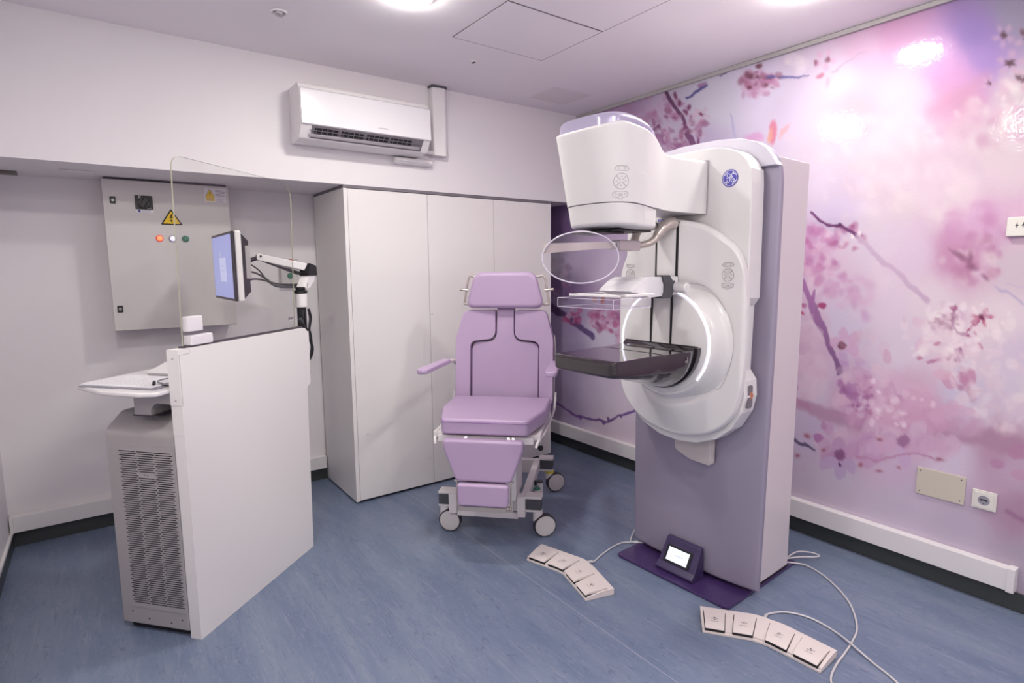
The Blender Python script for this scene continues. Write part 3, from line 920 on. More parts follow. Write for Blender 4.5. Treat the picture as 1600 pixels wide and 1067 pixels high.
# ------------------------------------------------------------------ air conditioner
t = empty('air_conditioner', (-1.79, 0, 2.35), 0, 'white split air conditioner high on the back wall', 'air conditioner')
x0, x1 = -2.182, -1.402
prof = rpoly([(-0.001, 2.505), (-0.17, 2.505), (-0.2, 2.46), (-0.208, 2.285), (-0.15, 2.215), (-0.05, 2.205), (-0.001, 2.21)], [0, 0.03, 0.02, 0.004, 0.02, 0.01, 0])
m = MB().prism(prof, x0, x1, 'x', 0.006)
m.slot(1).prism([(-0.2095, 2.2805), (-0.158, 2.2215), (-0.152, 2.228), (-0.202, 2.287)], x0 + 0.06, x1 - 0.05, 'x')
m.build('body', ['white', 'gap'], t, world=True)
prof = rpoly([(-0.19, 2.478), (-0.208, 2.465), (-0.216, 2.285), (-0.206, 2.279), (-0.195, 2.30)], [0.004, 0.01, 0.004, 0.002, 0])
MB().prism(prof, x0 + 0.004, x1 - 0.002, 'x', 0.003).build('front_panel', 'gloss_white', t, world=True)
# outlet: dark recess with vanes
m = MB()
dn = Vector((0, -0.72, -0.69)).normalized()
along = Vector((0, 0.69, -0.72)).normalized()
o0 = Vector((0, -0.2045, 2.2745))
for k in range(4):
    xa = x0 + 0.075 + k * 0.148
    for r_ in range(2):
        c = o0 + along * (0.011 + r_ * 0.02) + dn * 0.004
        mx = facing((xa + 0.068, c.y, c.z), dn, (0, 0, 1))
        m.box((-0.066, -0.006, -0.001), (0.066, 0.006, 0.001), mx=mx)
m.build('outlet_slots', 'slot', t, world=True)
m = MB()
c = o0 + along * 0.021 + dn * 0.005
m.box((-0.335, -0.0015, -0.001), (0.335, 0.0015, 0.0015), mx=facing((-1.8, c.y, c.z), dn))
for k in range(20):
    xa = x0 + 0.085 + k * 0.03
    c = o0 + along * 0.021 + dn * 0.006
    m.box((-0.0015, -0.017, -0.001), (0.0015, 0.017, 0.002), mx=facing((xa, c.y, c.z), dn))
m.build('outlet_grille', 'gap', t, world=True)
m = MB()
c = o0 + along * 0.052 + dn * 0.006
m.box((-0.335, -0.009, -0.004), (0.335, 0.009, 0.001), 0.002, mx=facing((-1.8, c.y, c.z), dn))
m.build('louver', 'seam', t, world=True)
m = MB()
mx = facing((-1.716, -0.2162, 2.312), (0, -1, -0.04))
m.prism([(-0.030, 0), (-0.026, 0.006), (-0.022, 0), (-0.026, -0.006)], 0, 0.0006, 'z', mx=mx)
m.text('ARTROM', 0.012, mx @ Matrix.Translation((0.006, 0, 0)))
m.build('maker_mark', 'seam', t, world=True)
m = MB()
for k in range(3):
    m.box((-0.0035, 0, 0), (0.0035, 0.002, 0.001), mx=facing((x0 - 0.0005, -0.085, 2.262 - k * 0.008), (-1, 0, 0)))
m.build('side_vents', 'gap', t, world=True)

t = empty('pipe_cover', (-1.25, 0, 2.233), 0, 'white vertical pipe cover running from the air conditioner up to the ceiling', 'pipe cover')
MB().prism(rpoly([(-1.30, -0.001), (-1.30, -0.055), (-1.215, -0.062), (-1.198, -0.05), (-1.198, -0.001)], [0, 0.02, 0.02, 0.01, 0]), 2.233, H - 0.012, 'z', 0.004).build('cover', 'white', t, world=True)
MB().prism(rpoly([(-1.306, -0.001), (-1.306, -0.06), (-1.213, -0.068), (-1.192, -0.054), (-1.192, -0.001)], [0, 0.02, 0.02, 0.01, 0]), H - 0.012, H - 0.001, 'z').build('ceiling_collar', 'darkgrey', t, world=True)
MB().prism(rpoly([(-1.399, -0.001), (-1.399, -0.045), (-1.30, -0.045), (-1.30, -0.001)], 0), 2.238, 2.262, 'z', 0.003).build('elbow', 'white', t, world=True)
t = empty('drain_cover', (-1.44, 0, 2.17), 0, 'short white duct box fixed right under the air conditioner', 'duct')
MB().prism([(-0.001, 2.160), (-0.045, 2.164), (-0.058, 2.178), (-0.05, 2.198), (-0.001, 2.202)], -1.565, -1.312, 'x', 0.004).build('cover', 'white', t, world=True)
MB().box((-1.535, -0.0595, 2.175), (-1.335, -0.0565, 2.181), 0.001).build('ridge', 'gloss_white', t, world=True)

# ------------------------------------------------------------------ wardrobe
t = empty('wardrobe', (-1.08, 0.3, 0), 0, 'tall white built-in wardrobe with three plain doors under the wall overhang', 'wardrobe')
m = MB()
m.box((-1.892, 0.019, 0.012), (-1.862, 0.575, 1.992), 0.001)
m.box((-0.29, 0.019, 0.012), (-0.269, 0.575, 1.992), 0.001)
m.box((-1.862, 0.02, 1.97), (-0.29, 0.575, 1.992))
m.box((-1.862, 0.03, 0.012), (-0.29, 0.575, 0.04))
m.box((-1.862, 0.56, 0.03), (-0.29, 0.575, 1.98))
m.build('carcass', 'laminate', t, world=True)
MB().box((-1.88, 0.03, 0.0), (-0.28, 0.56, 0.012)).build('plinth', 'slot', t, world=True)
MB().box((-1.892, 0.001, 0.012), (-1.868, 0.0185, 1.990), 0.0015).build('filler_strip', 'laminate', t, world=True)
for a, b_ in ((-1.8665, -1.3315), (-1.3285, -0.8025), (-0.7995, -0.2695)):
    d = MB().box((a, 0.0005, 0.018), (b_, 0.0185, 1.988), 0.0012).build('door', 'laminate', t, world=True)
    if a < -1.5:
        MB().box((-1.391, -0.006, 0.9), (-1.384, 0.0004, 1.085), 0.002).build('handle', 'white', d, world=True)
        for xx, zz in ((-1.80, 0.448), (-1.36, 0.2)):
            MB().cyl((xx, -0.0006, zz), (xx, 0.0004, zz), 0.004, 12).build('screw_cap', 'seam', d, world=True)
    elif a < -1.2:
        MB().cyl((-1.315, -0.0006, 1.198), (-1.315, 0.0004, 1.198), 0.005, 12).build('lock_dot', 'seam', d, world=True)
MB().box((-1.892, 0.004, 1.9925), (-0.269, 0.57, 2.0095)).build('top_gap_strip', 'gap', t, world=True)

# ------------------------------------------------------------------ electrical cabinet on the recess wall
EX0, EX1, EZ0, EZ1, EY = -3.075, -2.453, 1.173, 1.998, 0.4
t = empty('electrical_cabinet', (-2.76, 0.5, 1.173), 0, 'grey metal electrical cabinet on the wall with yellow warning sign and pilot lamps', 'electrical cabinet')
MB().box((EX0 + 0.004, EY + 0.022, EZ0 + 0.004), (EX1 - 0.004, YB - 0.002, EZ1 - 0.008), 0.003).build('body', 'elec', t, world=True)
MB().box((EX0, EY, EZ0), (EX1, EY + 0.02, EZ1), 0.004).build('door', 'elec', t, world=True)
MB().box((EX0 + 0.01, EY + 0.003, EZ1), (EX1 - 0.01, EY + 0.17, EZ1 + 0.008)).build('top_gasket', 'shadowline', t, world=True)
for x, z in ((-3.03, 1.887), (-3.042, 1.294)):
    m = MB().box((x - 0.013, EY - 0.005, z - 0.019), (x + 0.013, EY - 0.0003, z + 0.019), 0.002)
    m.slot(1).cyl((x, EY - 0.009, z), (x, EY - 0.005, z), 0.008, 20, 0.001)
    m.slot(0).box((x - 0.006, EY - 0.0105, z - 0.0012), (x + 0.006, EY - 0.0085, z + 0.0012), mx=None)
    m.build('lock', ['black', 'steel'], t, world=True)
sx, sz = -2.887, 1.879
sw = MB().box((sx - 0.042, EY - 0.008, sz - 0.035), (sx + 0.042, EY - 0.0003, sz + 0.04), 0.003).build('rotary_switch', 'black', t, world=True)
m = MB().cyl((sx, EY - 0.02, sz), (sx, EY - 0.008, sz), 0.03, 32, 0.002)
m.box((-0.012, -0.03, 0), (0.012, 0.03, 0.02), 0.004, mx=facing((sx, EY - 0.02, sz), (0, -1, 0)) @ Matrix.Rotation(R(-28), 4, 'Z'))
m.build('knob', 'black', sw, world=True)
m = MB().text('K', 0.028, facing((sx - 0.017, EY - 0.0085, sz + 0.030), (0, -1, 0)))
m.build('maker_letter', 'sign_white', sw, world=True)
MB().box((sx + 0.012, EY - 0.0086, sz - 0.031), (sx + 0.036, EY - 0.008, sz - 0.028)).build('small_print', 'ink', sw, world=True)
m = MB().box((sx - 0.041, EY - 0.0014, sz - 0.053), (sx + 0.043, EY - 0.0003, sz - 0.036))
m.slot(1).cyl((sx - 0.025, EY - 0.0018, sz - 0.0445), (sx - 0.025, EY - 0.0014, sz - 0.0445), 0.0068, 20)
m.slot(2).box((sx - 0.012, EY - 0.0018, sz - 0.041), (sx + 0.03, EY - 0.0014, sz - 0.0385)).box((sx - 0.012, EY - 0.0018, sz - 0.05), (sx + 0.024, EY - 0.0014, sz - 0.0475))
m.build('sticker', ['sign_white', 'sign_blue', 'ink'], t, world=True)
# warning triangle
cx, cz, a = -2.760, 1.800, 0.055
tri = lambda s: [(cx - s, cz - s * 0.66), (cx + s, cz - s * 0.66), (cx, cz + s * 0.98)]
m = MB().prism(rpoly(tri(a), 0.004), EY - 0.0012, EY - 0.0003, 'y')
m.slot(1).prism(rpoly([(cx - 0.043, cz - 0.0295), (cx + 0.043, cz - 0.0295), (cx, cz + 0.042)], 0.002), EY - 0.0018, EY - 0.0012, 'y')


def bolt(m, cx, cz, s, y):
    m.prism([(cx + 0.002 * s, cz + 0.026 * s), (cx - 0.01 * s, cz + 0.0 * s), (cx + 0.001 * s, cz + 0.003 * s), (cx - 0.004 * s, cz - 0.012 * s), (cx - 0.001 * s, cz - 0.012 * s),
             (cx + 0.001 * s, cz - 0.002 * s), (cx + 0.011 * s, cz + 0.008 * s), (cx + 0.000 * s, cz + 0.006 * s), (cx + 0.009 * s, cz + 0.026 * s)], y - 0.0006, y, 'y')
    m.prism([(cx - 0.009 * s, cz - 0.010 * s), (cx + 0.003 * s, cz - 0.024 * s), (cx + 0.004 * s, cz - 0.010 * s)], y - 0.0006, y, 'y')


m.slot(0)
bolt(m, cx, cz, 1.0, EY - 0.0018)
m.build('warning_sign', ['black_ink', 'sign_yellow'], t, world=True, label='yellow triangle with a black lightning bolt')
# text label top right
lx0, lx1, lz0, lz1 = -2.582, -2.468, 1.905, 1.985
m = MB().box((lx0, EY - 0.0012, lz0), (lx1, EY - 0.0003, lz1))
m.slot(1).prism([(lx0 + 0.006, lz0 + 0.03), (lx0 + 0.052, lz0 + 0.03), (lx0 + 0.029, lz0 + 0.072)], EY - 0.0016, EY - 0.0012, 'y')
m.slot(1).box((lx0 + 0.006, EY - 0.0016, lz0 + 0.005), (lx0 + 0.052, EY - 0.0012, lz0 + 0.027))
m.slot(2)
bolt(m, lx0 + 0.029, lz0 + 0.046, 0.5, EY - 0.0016)
for p, q in (((lx0 + 0.005, lz0 + 0.029), (lx0 + 0.029, lz0 + 0.073)), ((lx0 + 0.053, lz0 + 0.029), (lx0 + 0.029, lz0 + 0.073)), ((lx0 + 0.005, lz0 + 0.029), (lx0 + 0.053, lz0 + 0.029))):
    m.tube([(p[0], EY - 0.0016, p[1]), (q[0], EY - 0.0016, q[1])], 0.001, 6, smooth=0)
m.slot(3)
for k, w_ in enumerate((0.046, 0.05, 0.05, 0.044, 0.05, 0.03)):
    m.box((lx0 + 0.058, EY - 0.0016, lz1 - 0.013 - k * 0.0075), (lx0 + 0.058 + w_, EY - 0.0012, lz1 - 0.010 - k * 0.0075))
for k in range(3):
    m.box((lx0 + 0.058, EY - 0.0016, lz0 + 0.006 + k * 0.0065), (lx0 + 0.10, EY - 0.0012, lz0 + 0.0085 + k * 0.0065))
    m.box((lx0 + 0.010, EY - 0.002, lz0 + 0.008 + k * 0.006), (lx0 + 0.048, EY - 0.0016, lz0 + 0.0095 + k * 0.006))
m.build('danger_label', ['sign_white', 'sign_yellow', 'black_ink', 'ink'], t, world=True)
for (x, rim, lens) in ((-2.826, 'red_rim', 'red_lamp'), (-2.762, 'ink', 'white_lamp'), (-2.697, 'green', 'green')):
    z = 1.686
    l_ = MB().lathe([(0, -0.0003), (0.0185, -0.0003), (0.0185, 0.006), (0.0165, 0.008), (0.0135, 0.008)], mx=facing((x, EY, z), (0, -1, 0)), n=28).build('indicator_lamp', rim, t, world=True)
    MB().lathe([(0.0145, 0.007), (0.013, 0.0115), (0.007, 0.014), (0, 0.0145)], mx=facing((x, EY, z), (0, -1, 0)), n=28).build('lens', lens, l_, world=True)

# push button box behind the screen
t = empty('push_button_box', (-2.10, 0.56, 1.46), 0, 'small grey wall box with red and green push buttons behind the monitor arm', 'switch box')
MB().box((-2.14, 0.535, 1.405), (-2.03, YB - 0.001, 1.575), 0.004).build('box', 'elec', t, world=True)
MB().lathe([(0, 0), (0.02, 0), (0.02, 0.012), (0.028, 0.016), (0.028, 0.026), (0.02, 0.03), (0, 0.031)], mx=facing((-2.085, 0.535, 1.545), (0, -1, 0)), n=28).build('stop_button', 'red', t, world=True, label='red mushroom button')
MB().lathe([(0, 0), (0.019, 0), (0.019, 0.006), (0.016, 0.01), (0, 0.01)], mx=facing((-2.085, 0.535, 1.465), (0, -1, 0)), n=28).build('start_button', 'green', t, world=True, label='green round button')

# ------------------------------------------------------------------ trunking along the walls
t = empty('cable_trunking', (-2.8, 0.57, 0.085), 0, 'long white cable trunking low on the back wall behind the grey computer cabinet', 'trunking')
MB().box((XL + 0.008, 0.549, 0.09), (-1.9, YB - 0.001, 0.178), 0.003).build('channel', 'white', t, world=True)
MB().box((XL + 0.004, 0.544, 0.087), (XL + 0.02, YB - 0.001, 0.182), 0.003).build('end_cap', 'white', t, world=True)
t = empty('cable_trunking', (-0.03, -1.2, 0.085), 0, 'long white cable trunking low on the cherry blossom wall behind the machine', 'trunking')
MB().box((-0.05, -2.815, 0.096), (-0.001, YB - 0.015, 0.195), 0.0025).build('channel', 'white', t, world=True)
MB().box((-0.054, -2.84, 0.092), (-0.001, -2.812, 0.2), 0.003).build('end_cap', 'white', t, world=True)

# ------------------------------------------------------------------ fittings on the blossom wall
t = empty('blank_cover_plate', (0, -2.535, 0.475), 0, 'cream rectangular blank cover plate low on the blossom wall', 'cover plate')
MB().box((-0.008, -2.629, 0.408), (-0.001, -2.437, 0.54), 0.003).build('plate', 'cream', t, world=True)
for y in (-2.613, -2.453):
    for z in (0.425, 0.524):
        MB().cyl((-0.0095, y, z), (-0.008, y, z), 0.003, 12).build('screw', 'darkgrey', t, world=True)
t = empty('wall_outlet', (0, -2.70, 0.455), 0, 'white square mains socket on the blossom wall, right of the cream plate', 'outlet')
yc, zc = -2.7, 0.457
MB().box((-0.010, yc - 0.044, zc - 0.043), (-0.001, yc + 0.044, zc + 0.043), 0.003).build('frame', 'outlet', t, world=True)
mxo = facing((-0.010, yc, zc), (-1, 0, 0))
m = MB().box((-0.034, -0.034, -0.0005), (0.034, 0.034, 0.002), 0.001, mx=mxo)
m.build('insert', 'outlet', t, world=True)
s_ = MB().lathe([(0.0215, 0.0022), (0.0205, 0.0032), (0.019, 0.0024), (0.0188, 0.0021), (0, 0.0021)], mx=mxo, n=36).build('socket_cup', 'ink', t, world=True)
m = MB()
for xx in (-0.0095, 0.0095):
    m.cyl(mxo @ Vector((xx, 0, 0.002)), mxo @ Vector((xx, 0, 0.0032)), 0.003, 14)
m.cyl(mxo @ Vector((0, -0.014, 0.002)), mxo @ Vector((0, -0.014, 0.0034)), 0.002, 12)
m.box((-0.012, 0.001, 0.002), (0.012, 0.005, 0.003), 0, mx=mxo)
m.build('holes', 'slot', s_, world=True)
t = empty('switch_plate', (0, -2.77, 1.655), 0, 'white switch plate with arrow symbols at the right edge of the blossom wall', 'switch')
MB().box((-0.022, -2.87, 1.617), (-0.001, -2.685, 1.697), 0.006).build('plate', 'outlet', t, world=True)
m = MB()
mxs = facing((-0.022, -2.72, 1.664), (-1, 0, 0))
for xx in (0, 0.02, 0.06):
    m = MB()
    m.prism([(xx - 0.006, -0.004), (xx + 0.006, -0.004), (xx, 0.006)], 0, 0.0006, 'z', mx=mxs)
    m.box((xx - 0.0012, -0.012, 0), (xx + 0.0012, 0.01, 0.0006), mx=mxs)
    m.build('printed_arrow', 'darkgrey', t, world=True)

# ------------------------------------------------------------------ radiation shield and workstation
W = (-2.907, -0.933, 0)
sh = empty('radiation_shield', W, 41, 'white upright shield panel on the floor carrying a tall clear glass pane', 'shield')
poly = rpoly([(0, 0.0), (0.818, 0.0), (0.84, 0.885), (0.872, 0.9), (0.88, 1.165), (0.845, 1.2), (0.0, 1.2)],
             [0.002, 0.002, 0.01, 0.012, 0.03, 0.03, 0.006])
MB().prism(poly, 0.0, 0.05, 'y').build('panel', 'laminate', sh)
m = MB()
m.box((-0.002, 0.0, 0.98), (0.0, 0.052, 1.2), 0.0008)
m.box((-0.0015, 0.0, 0.86), (0.0, 0.05, 0.98), 0.0005)
m.slot(1).tube([(0.056, -0.0004, 1.197), (0.056, -0.0004, 1.180), (0.004, -0.0004, 1.180), (0.004, -0.0004, 0.98), (-0.0022, 0.0, 0.98), (-0.0022, 0.05, 0.98)], 0.0009, 6, smooth=0)
for zz in (1.165, 1.0):
    m.cyl((-0.003, 0.026, zz), (-0.001, 0.026, zz), 0.004, 14)
m.build('corner_bracket', ['laminate', 'seam'], sh)
MB().box((0.045, 0.012, 1.2), (0.846, 0.04, 1.207), 0.001).build('gasket', 'shadowline', sh)
gp = rpoly([(0.05, 1.207), (0.79, 1.207), (0.822, 1.935), (0.064, 1.94)], [0.002, 0.002, 0.09, 0.055], 8)
b = bmesh.new()
m = MB().prism(gp, 0.02, 0.026, 'y')
o = m.build('glass_pane', ['glass', 'edge'], sh, label='clear glass pane with rounded top corners')
for p in o.data.polygons:
    if abs(p.normal.y) < 0.5:
        p.material_index = 1
m = MB()
m.box((0.066, 0.006, 1.262), (0.146, 0.034, 1.322), 0.004)
m.box((0.074, 0.002, 1.207), (0.192, 0.04, 1.247), 0.004)
m.build('glass_clamp', 'frosted', sh)
m = MB().box((0.075, 0.007, 1.247), (0.165, 0.032, 1.262), 0.002)
m.build('clamp_foot', 'acrylic', sh)
m = MB().box((0.735, 0.0188, 1.244), (0.782, 0.0198, 1.268))
m.slot(1)
for k in range(9):
    m.box((0.738 + k * 0.0046, 0.0184, 1.25), (0.738 + k * 0.0046 + (0.003 if k % 2 else 0.0018), 0.0188, 1.264))
m.build('barcode_sticker', ['soft_ink', 'darkgrey'], sh)

wk = empty('computer_cabinet', W, 41, 'grey metal computer cabinet with a slotted vent door, standing behind the white shield', 'cabinet')
prof = rpoly([(0.0, 0.03), (0.0, 0.865), (0.085, 0.925), (0.62, 0.925), (0.62, 0.03)], [0.006, 0.05, 0.05, 0.02, 0.006], 6)
MB().prism(prof, 0.056, 0.385, 'y', 0.012, 3).build('body', 'grey_metal', wk)
MB().box((0.02, 0.075, 0.002), (0.6, 0.36, 0.031), 0.002).build('plinth', 'slot', wk)
g = MB().box((-0.0022, 0.062, 0.105), (-0.0002, 0.336, 0.805), 0.001)
g.slot(1)
rows, z0, z1 = 72, 0.13, 0.783
for k in range(rows):
    z = z0 + (z1 - z0) * k / (rows - 1)
    off = 0.004 if k % 2 else -0.004
    for c_ in range(3):
        if c_ == 1 and 60 <= k <= 61:
            continue
        ya = 0.322 - c_ * 0.085 + off - 0.004
        g.box((-0.0027, ya - 0.078, z - 0.0018), (-0.002, ya, z + 0.0018))
for y_ in (0.19, 0.205):
    g.cyl((-0.0032, y_, 0.687), (-0.002, y_, 0.687), 0.002, 8)
g.build('vent_door', ['grey_metal', 'slot'], wk)
for y_, z_ in ((0.33, 0.085), (0.25, 0.06), (0.14, 0.055), (0.085, 0.075)):
    MB().cyl((-0.0015, y_, z_), (0.001, y_, z_), 0.003, 10).build('screw', 'slot', wk)
prof = rpoly([(0.246, 0.93), (0.246, 1.026), (0.056, 1.026), (0.056, 0.978), (0.14, 0.982), (0.165, 0.955), (0.165, 0.93)], [0, 0, 0, 0.01, 0.03, 0.02, 0])
MB().prism(prof, 0.015, 0.28, 'x', 0.003).build('desk_bracket', 'grey_metal', wk)
MB().box((0.012, 0.12, 0.926), (0.3, 0.25, 0.931)).build('bracket_foot', 'shadowline', wk)
dp = rpoly([(-0.01, 0.49), (-0.075, 0.3), (-0.085, 0.12), (-0.06, 0.056), (0.42, 0.056), (0.42, 0.53), (0.05, 0.53)], [0.03, 0.1, 0.06, 0.02, 0.02, 0.04, 0.06])
dk = MB().prism(dp, 1.026, 1.044, 'z', 0.006, 3).build('worktop', 'white', wk)
MB().box((0.0, 0.25, 1.014), (0.12, 0.33, 1.026), 0.002).build('drawer_tab', mat('slate_blue_plastic', (110, 130, 160), 0.4), wk)

cb = empty('clipboard', W, 41, 'white clipboard with printed sheets lying on the worktop behind the shield', 'clipboard')
cb.location = (Vector(W) + Matrix.Rotation(R(41), 3, 'Z') @ Vector((0.07, 0.27, 1.044)))
MB().box((-0.10, -0.17, 0.0), (0.125, 0.19, 0.005), 0.002).build('board', 'ink', cb)
m = MB().box((-0.088, -0.15, 0.0052), (0.122, 0.185, 0.0095), 0.001)
m.slot(1)
for k in range(14):
    m.box((-0.07, -0.10 + k * 0.019, 0.0095), (0.10 - 0.03 * (k % 3), -0.098 + k * 0.019, 0.0099))
m.build('paper_sheets', ['paper', 'soft_ink'], cb)
m = MB().box((-0.04, -0.19, 0.009), (0.07, -0.15, 0.014), 0.002)
m.tube([(-0.035, -0.15, 0.014), (-0.02, -0.115, 0.02), (0.05, -0.115, 0.02), (0.065, -0.15, 0.014)], 0.003, 8, smooth=3)
m.build('clip', 'steel', cb)
MB().cyl((-0.055, -0.13, 0.012), (-0.04, -0.118, 0.020), 0.006, 12).build('clip_tip', 'black', cb)

tp = empty('tilted_console', W, 41, 'white tilted flat console propped on the worktop behind the shield', 'console')
tp.location = (Vector(W) + Matrix.Rotation(R(41), 3, 'Z') @ Vector((0.215, 0.25, 1.044)))
prof = [(0.0, 0.004), (0.23, 0.07), (0.227, 0.086), (-0.012, 0.02)]
MB().prism(prof, -0.12, 0.12, 'y', 0.004).build('top_plate', 'white', tp)
MB().prism([(0.07, 0.0), (0.22, 0.0), (0.22, 0.064), (0.07, 0.022)], -0.1, 0.1, 'y', 0.003).build('wedge_base', 'elec', tp)
m = MB().cyl((0.03, -0.12, 0.028), (0.03, -0.13, 0.028), 0.012, 20, 0.002)
m.slot(1).cyl((0.03, -0.13, 0.028), (0.03, -0.132, 0.028), 0.006, 16)
m.build('hinge_knob', ['white', 'black'], tp)

# ------------------------------------------------------------------ monitor and its arm
ma = empty('monitor', W, 41, 'monitor with pale blue desktop on a white arm and black post behind the glass', 'monitor')
ux, uy = 0.955, 0.085
m = MB().cyl((ux, uy, 0.93), (ux, uy, 1.30), 0.024, 24)
m.box((0.52, uy - 0.02, 0.9265), (ux + 0.025, uy + 0.02, 0.955), 0.004)
m.build('post', 'black', ma)
MB().cyl((ux, uy, 1.30), (ux, uy, 1.375), 0.032, 24, 0.003).build('white_sleeve', 'white', ma)
m = MB().cyl((ux, uy, 1.375), (ux, uy, 1.392), 0.035, 24, 0.003).cyl((ux, uy, 1.392), (ux, uy, 1.41), 0.026, 24, 0.003)
m.build('black_collar', 'black', ma)
m = MB().prism(rpoly([(ux - 0.01, 1.40), (ux + 0.05, 1.40), (ux + 0.105, 1.445), (ux + 0.105, 1.475), (ux + 0.05, 1.475)], 0.01), uy - 0.025, uy + 0.025, 'y', 0.004)
m.build('elbow', 'white', ma)
j = Vector((1.035, 0.085, 1.50))
MB().prism(rpoly([(j.x - 0.045, 1.47), (j.x + 0.045, 1.47), (j.x + 0.04, 1.525), (j.x - 0.02, 1.54)], 0.008), uy - 0.03, uy + 0.03, 'y', 0.004).build('joint', 'black', ma)
e = Vector((0.85, 0.27, 1.565))
d = (e - j)
ang = math.atan2(d.y, d.x)
L = d.to_2d().length
mxa = Matrix.Translation(j) @ Matrix.Rotation(ang, 4, 'Z')
sl = d.z / L
m = MB().prism(rpoly([(-0.02, -0.012), (-0.02, 0.032), (0.02, 0.04), (L, sl * L + 0.026), (L, sl * L - 0.01)], [0.015, 0.015, 0.01, 0.012, 0.012]), -0.024, 0.024, 'y', 0.005, mx=mxa)
m.slot(1).prism([(0.01, -0.026), (0.03, -0.012), (L - 0.02, sl * L - 0.012), (L - 0.03, sl * L - 0.018), (0.06, -0.024)], -0.012, 0.012, 'y', 0.002, mx=mxa)
for xx, zz in ((0.005, 0.01), (L - 0.02, sl * L + 0.01)):
    for s in (-1, 1):
        m.cyl(mxa @ Vector((xx, s * 0.024, zz)), mxa @ Vector((xx, s * 0.0265, zz)), 0.006, 14)
m.build('upper_arm', ['white', 'black'], ma)
nb = Vector((0.4, -0.343, 0)).normalized()
mc = Vector((0.7215, 0.374, 1.521))
bk = mc + nb * 0.075
MB().tube([tuple(e), tuple((e + bk) / 2 + Vector((0, 0, 0.005))), tuple(bk + Vector((0, 0, 0.01)))], 0.011, 12).build('head_tube', 'black', ma)

mo = ma
mxm = facing(mc, -nb)
hw, hh = 0.263, 0.168
MB().box((-hw, -hh, -0.016), (hw, hh, 0.0), 0.006, mx=mxm).build('bezel', 'black', mo)
MB().box((-hw - 0.002, -hh - 0.002, -0.045), (hw + 0.002, hh + 0.002, -0.0162), 0.008, 3, mx=mxm).build('white_casing', 'white', mo)
m = MB().prism(rpoly([(-hw + 0.01, -0.0452), (hw - 0.01, -0.0452), (hw - 0.05, -0.085), (-hw + 0.05, -0.085)], 0.004), -hh + 0.01, hh - 0.01, 'y', 0.006, mx=mxm,
               warp=lambda v: Vector((v.x, v.y * (1 - max(0, (-0.0452 - v.z)) * 5.5), v.z)))
m.build('back_shell', 'black', mo)
m = MB().box((-hw + 0.014, -hh + 0.014, 0.0002), (hw - 0.014, hh - 0.014, 0.0008), mx=mxm)
m.slot(1).box((-0.06, -0.075, 0.0008), (0.10, 0.045, 0.0012), mx=mxm)
m.slot(2)
for k in range(3):
    m.box((-0.045 + 0.03 * k, 0.0 - 0.025 * k, 0.0012), (0.055, 0.008 - 0.025 * k, 0.0015), mx=mxm)
m.box((-0.05, 0.05, 0.0008), (-0.03, 0.075, 0.0012), mx=mxm)
m.build('screen', ['screen_blue', 'screen_dialog', 'screen_ink'], mo)
m = MB()
m.box((hw - 0.055, -0.06, -0.088), (hw - 0.03, 0.10, -0.062), 0.002, mx=mxm)
m.build('connector_panel', 'grey_metal', mo)


def wpt(u, v, z):
    return (u, v, z)


t = ma
m = MB()
m.tube([(bk.x, bk.y, 1.57), (0.84, 0.26, 1.51), (0.87, 0.23, 1.455), (0.90, 0.19, 1.43), (0.96, 0.12, 1.425), (1.0, 0.09, 1.43), (0.985, 0.06, 1.425)], 0.004, 8)
m.tube([(bk.x, bk.y, 1.50), (0.83, 0.27, 1.49), (0.87, 0.23, 1.455), (0.90, 0.19, 1.42), (0.96, 0.12, 1.418), (0.985, 0.06, 1.418)], 0.005, 8)
m.tube([(bk.x, bk.y, 1.42), (0.82, 0.28, 1.455), (0.87, 0.23, 1.445), (0.90, 0.19, 1.415), (0.96, 0.12, 1.41), (0.985, 0.06, 1.41)], 0.005, 8)
m.cyl((0.803, 0.295, 1.548), (0.816, 0.282, 1.53), 0.008, 12)
m.build('arm_cables', 'black_cable', t)
m = MB()
for k, (du, bulge) in enumerate(((-0.028, 0.02), (0.03, 0.03), (0.02, 0.012), (-0.012, 0.02))):
    m.tube([(ux + du, uy - 0.026, 1.29), (ux + du * 1.35, uy - 0.03, 1.24), (ux + du * 0.9, uy - 0.028, 1.19), (ux + 0.02, uy - 0.03, 1.17),
            (ux + 0.03 + 0.006 * k, uy - 0.02, 1.12), (ux + 0.045 + bulge, uy - 0.01, 1.06), (ux + 0.03 + bulge * 0.7, uy, 1.0), (ux - 0.02, uy + 0.03, 0.93)], 0.0048, 8)
m.build('post_cables', 'black_cable', t)
m = MB().tube([(ux - 0.055, uy - 0.03, 1.235), (ux - 0.04, uy - 0.032, 1.215), (ux - 0.02, uy - 0.03, 1.19), (ux + 0.005, uy - 0.03, 1.17)], 0.003, 6)
m.cyl((ux - 0.062, uy - 0.03, 1.243), (ux - 0.048, uy - 0.03, 1.226), 0.009, 12)
m.build('loose_plug', 'darkgrey', t)
# ------------------------------------------------------------------ mammography unit
G0 = (-0.82, -1.77, 0)
GU = empty('mammography_unit', G0, 183, 'large white and lavender mammography machine standing in front of the blossom wall', 'medical machine')


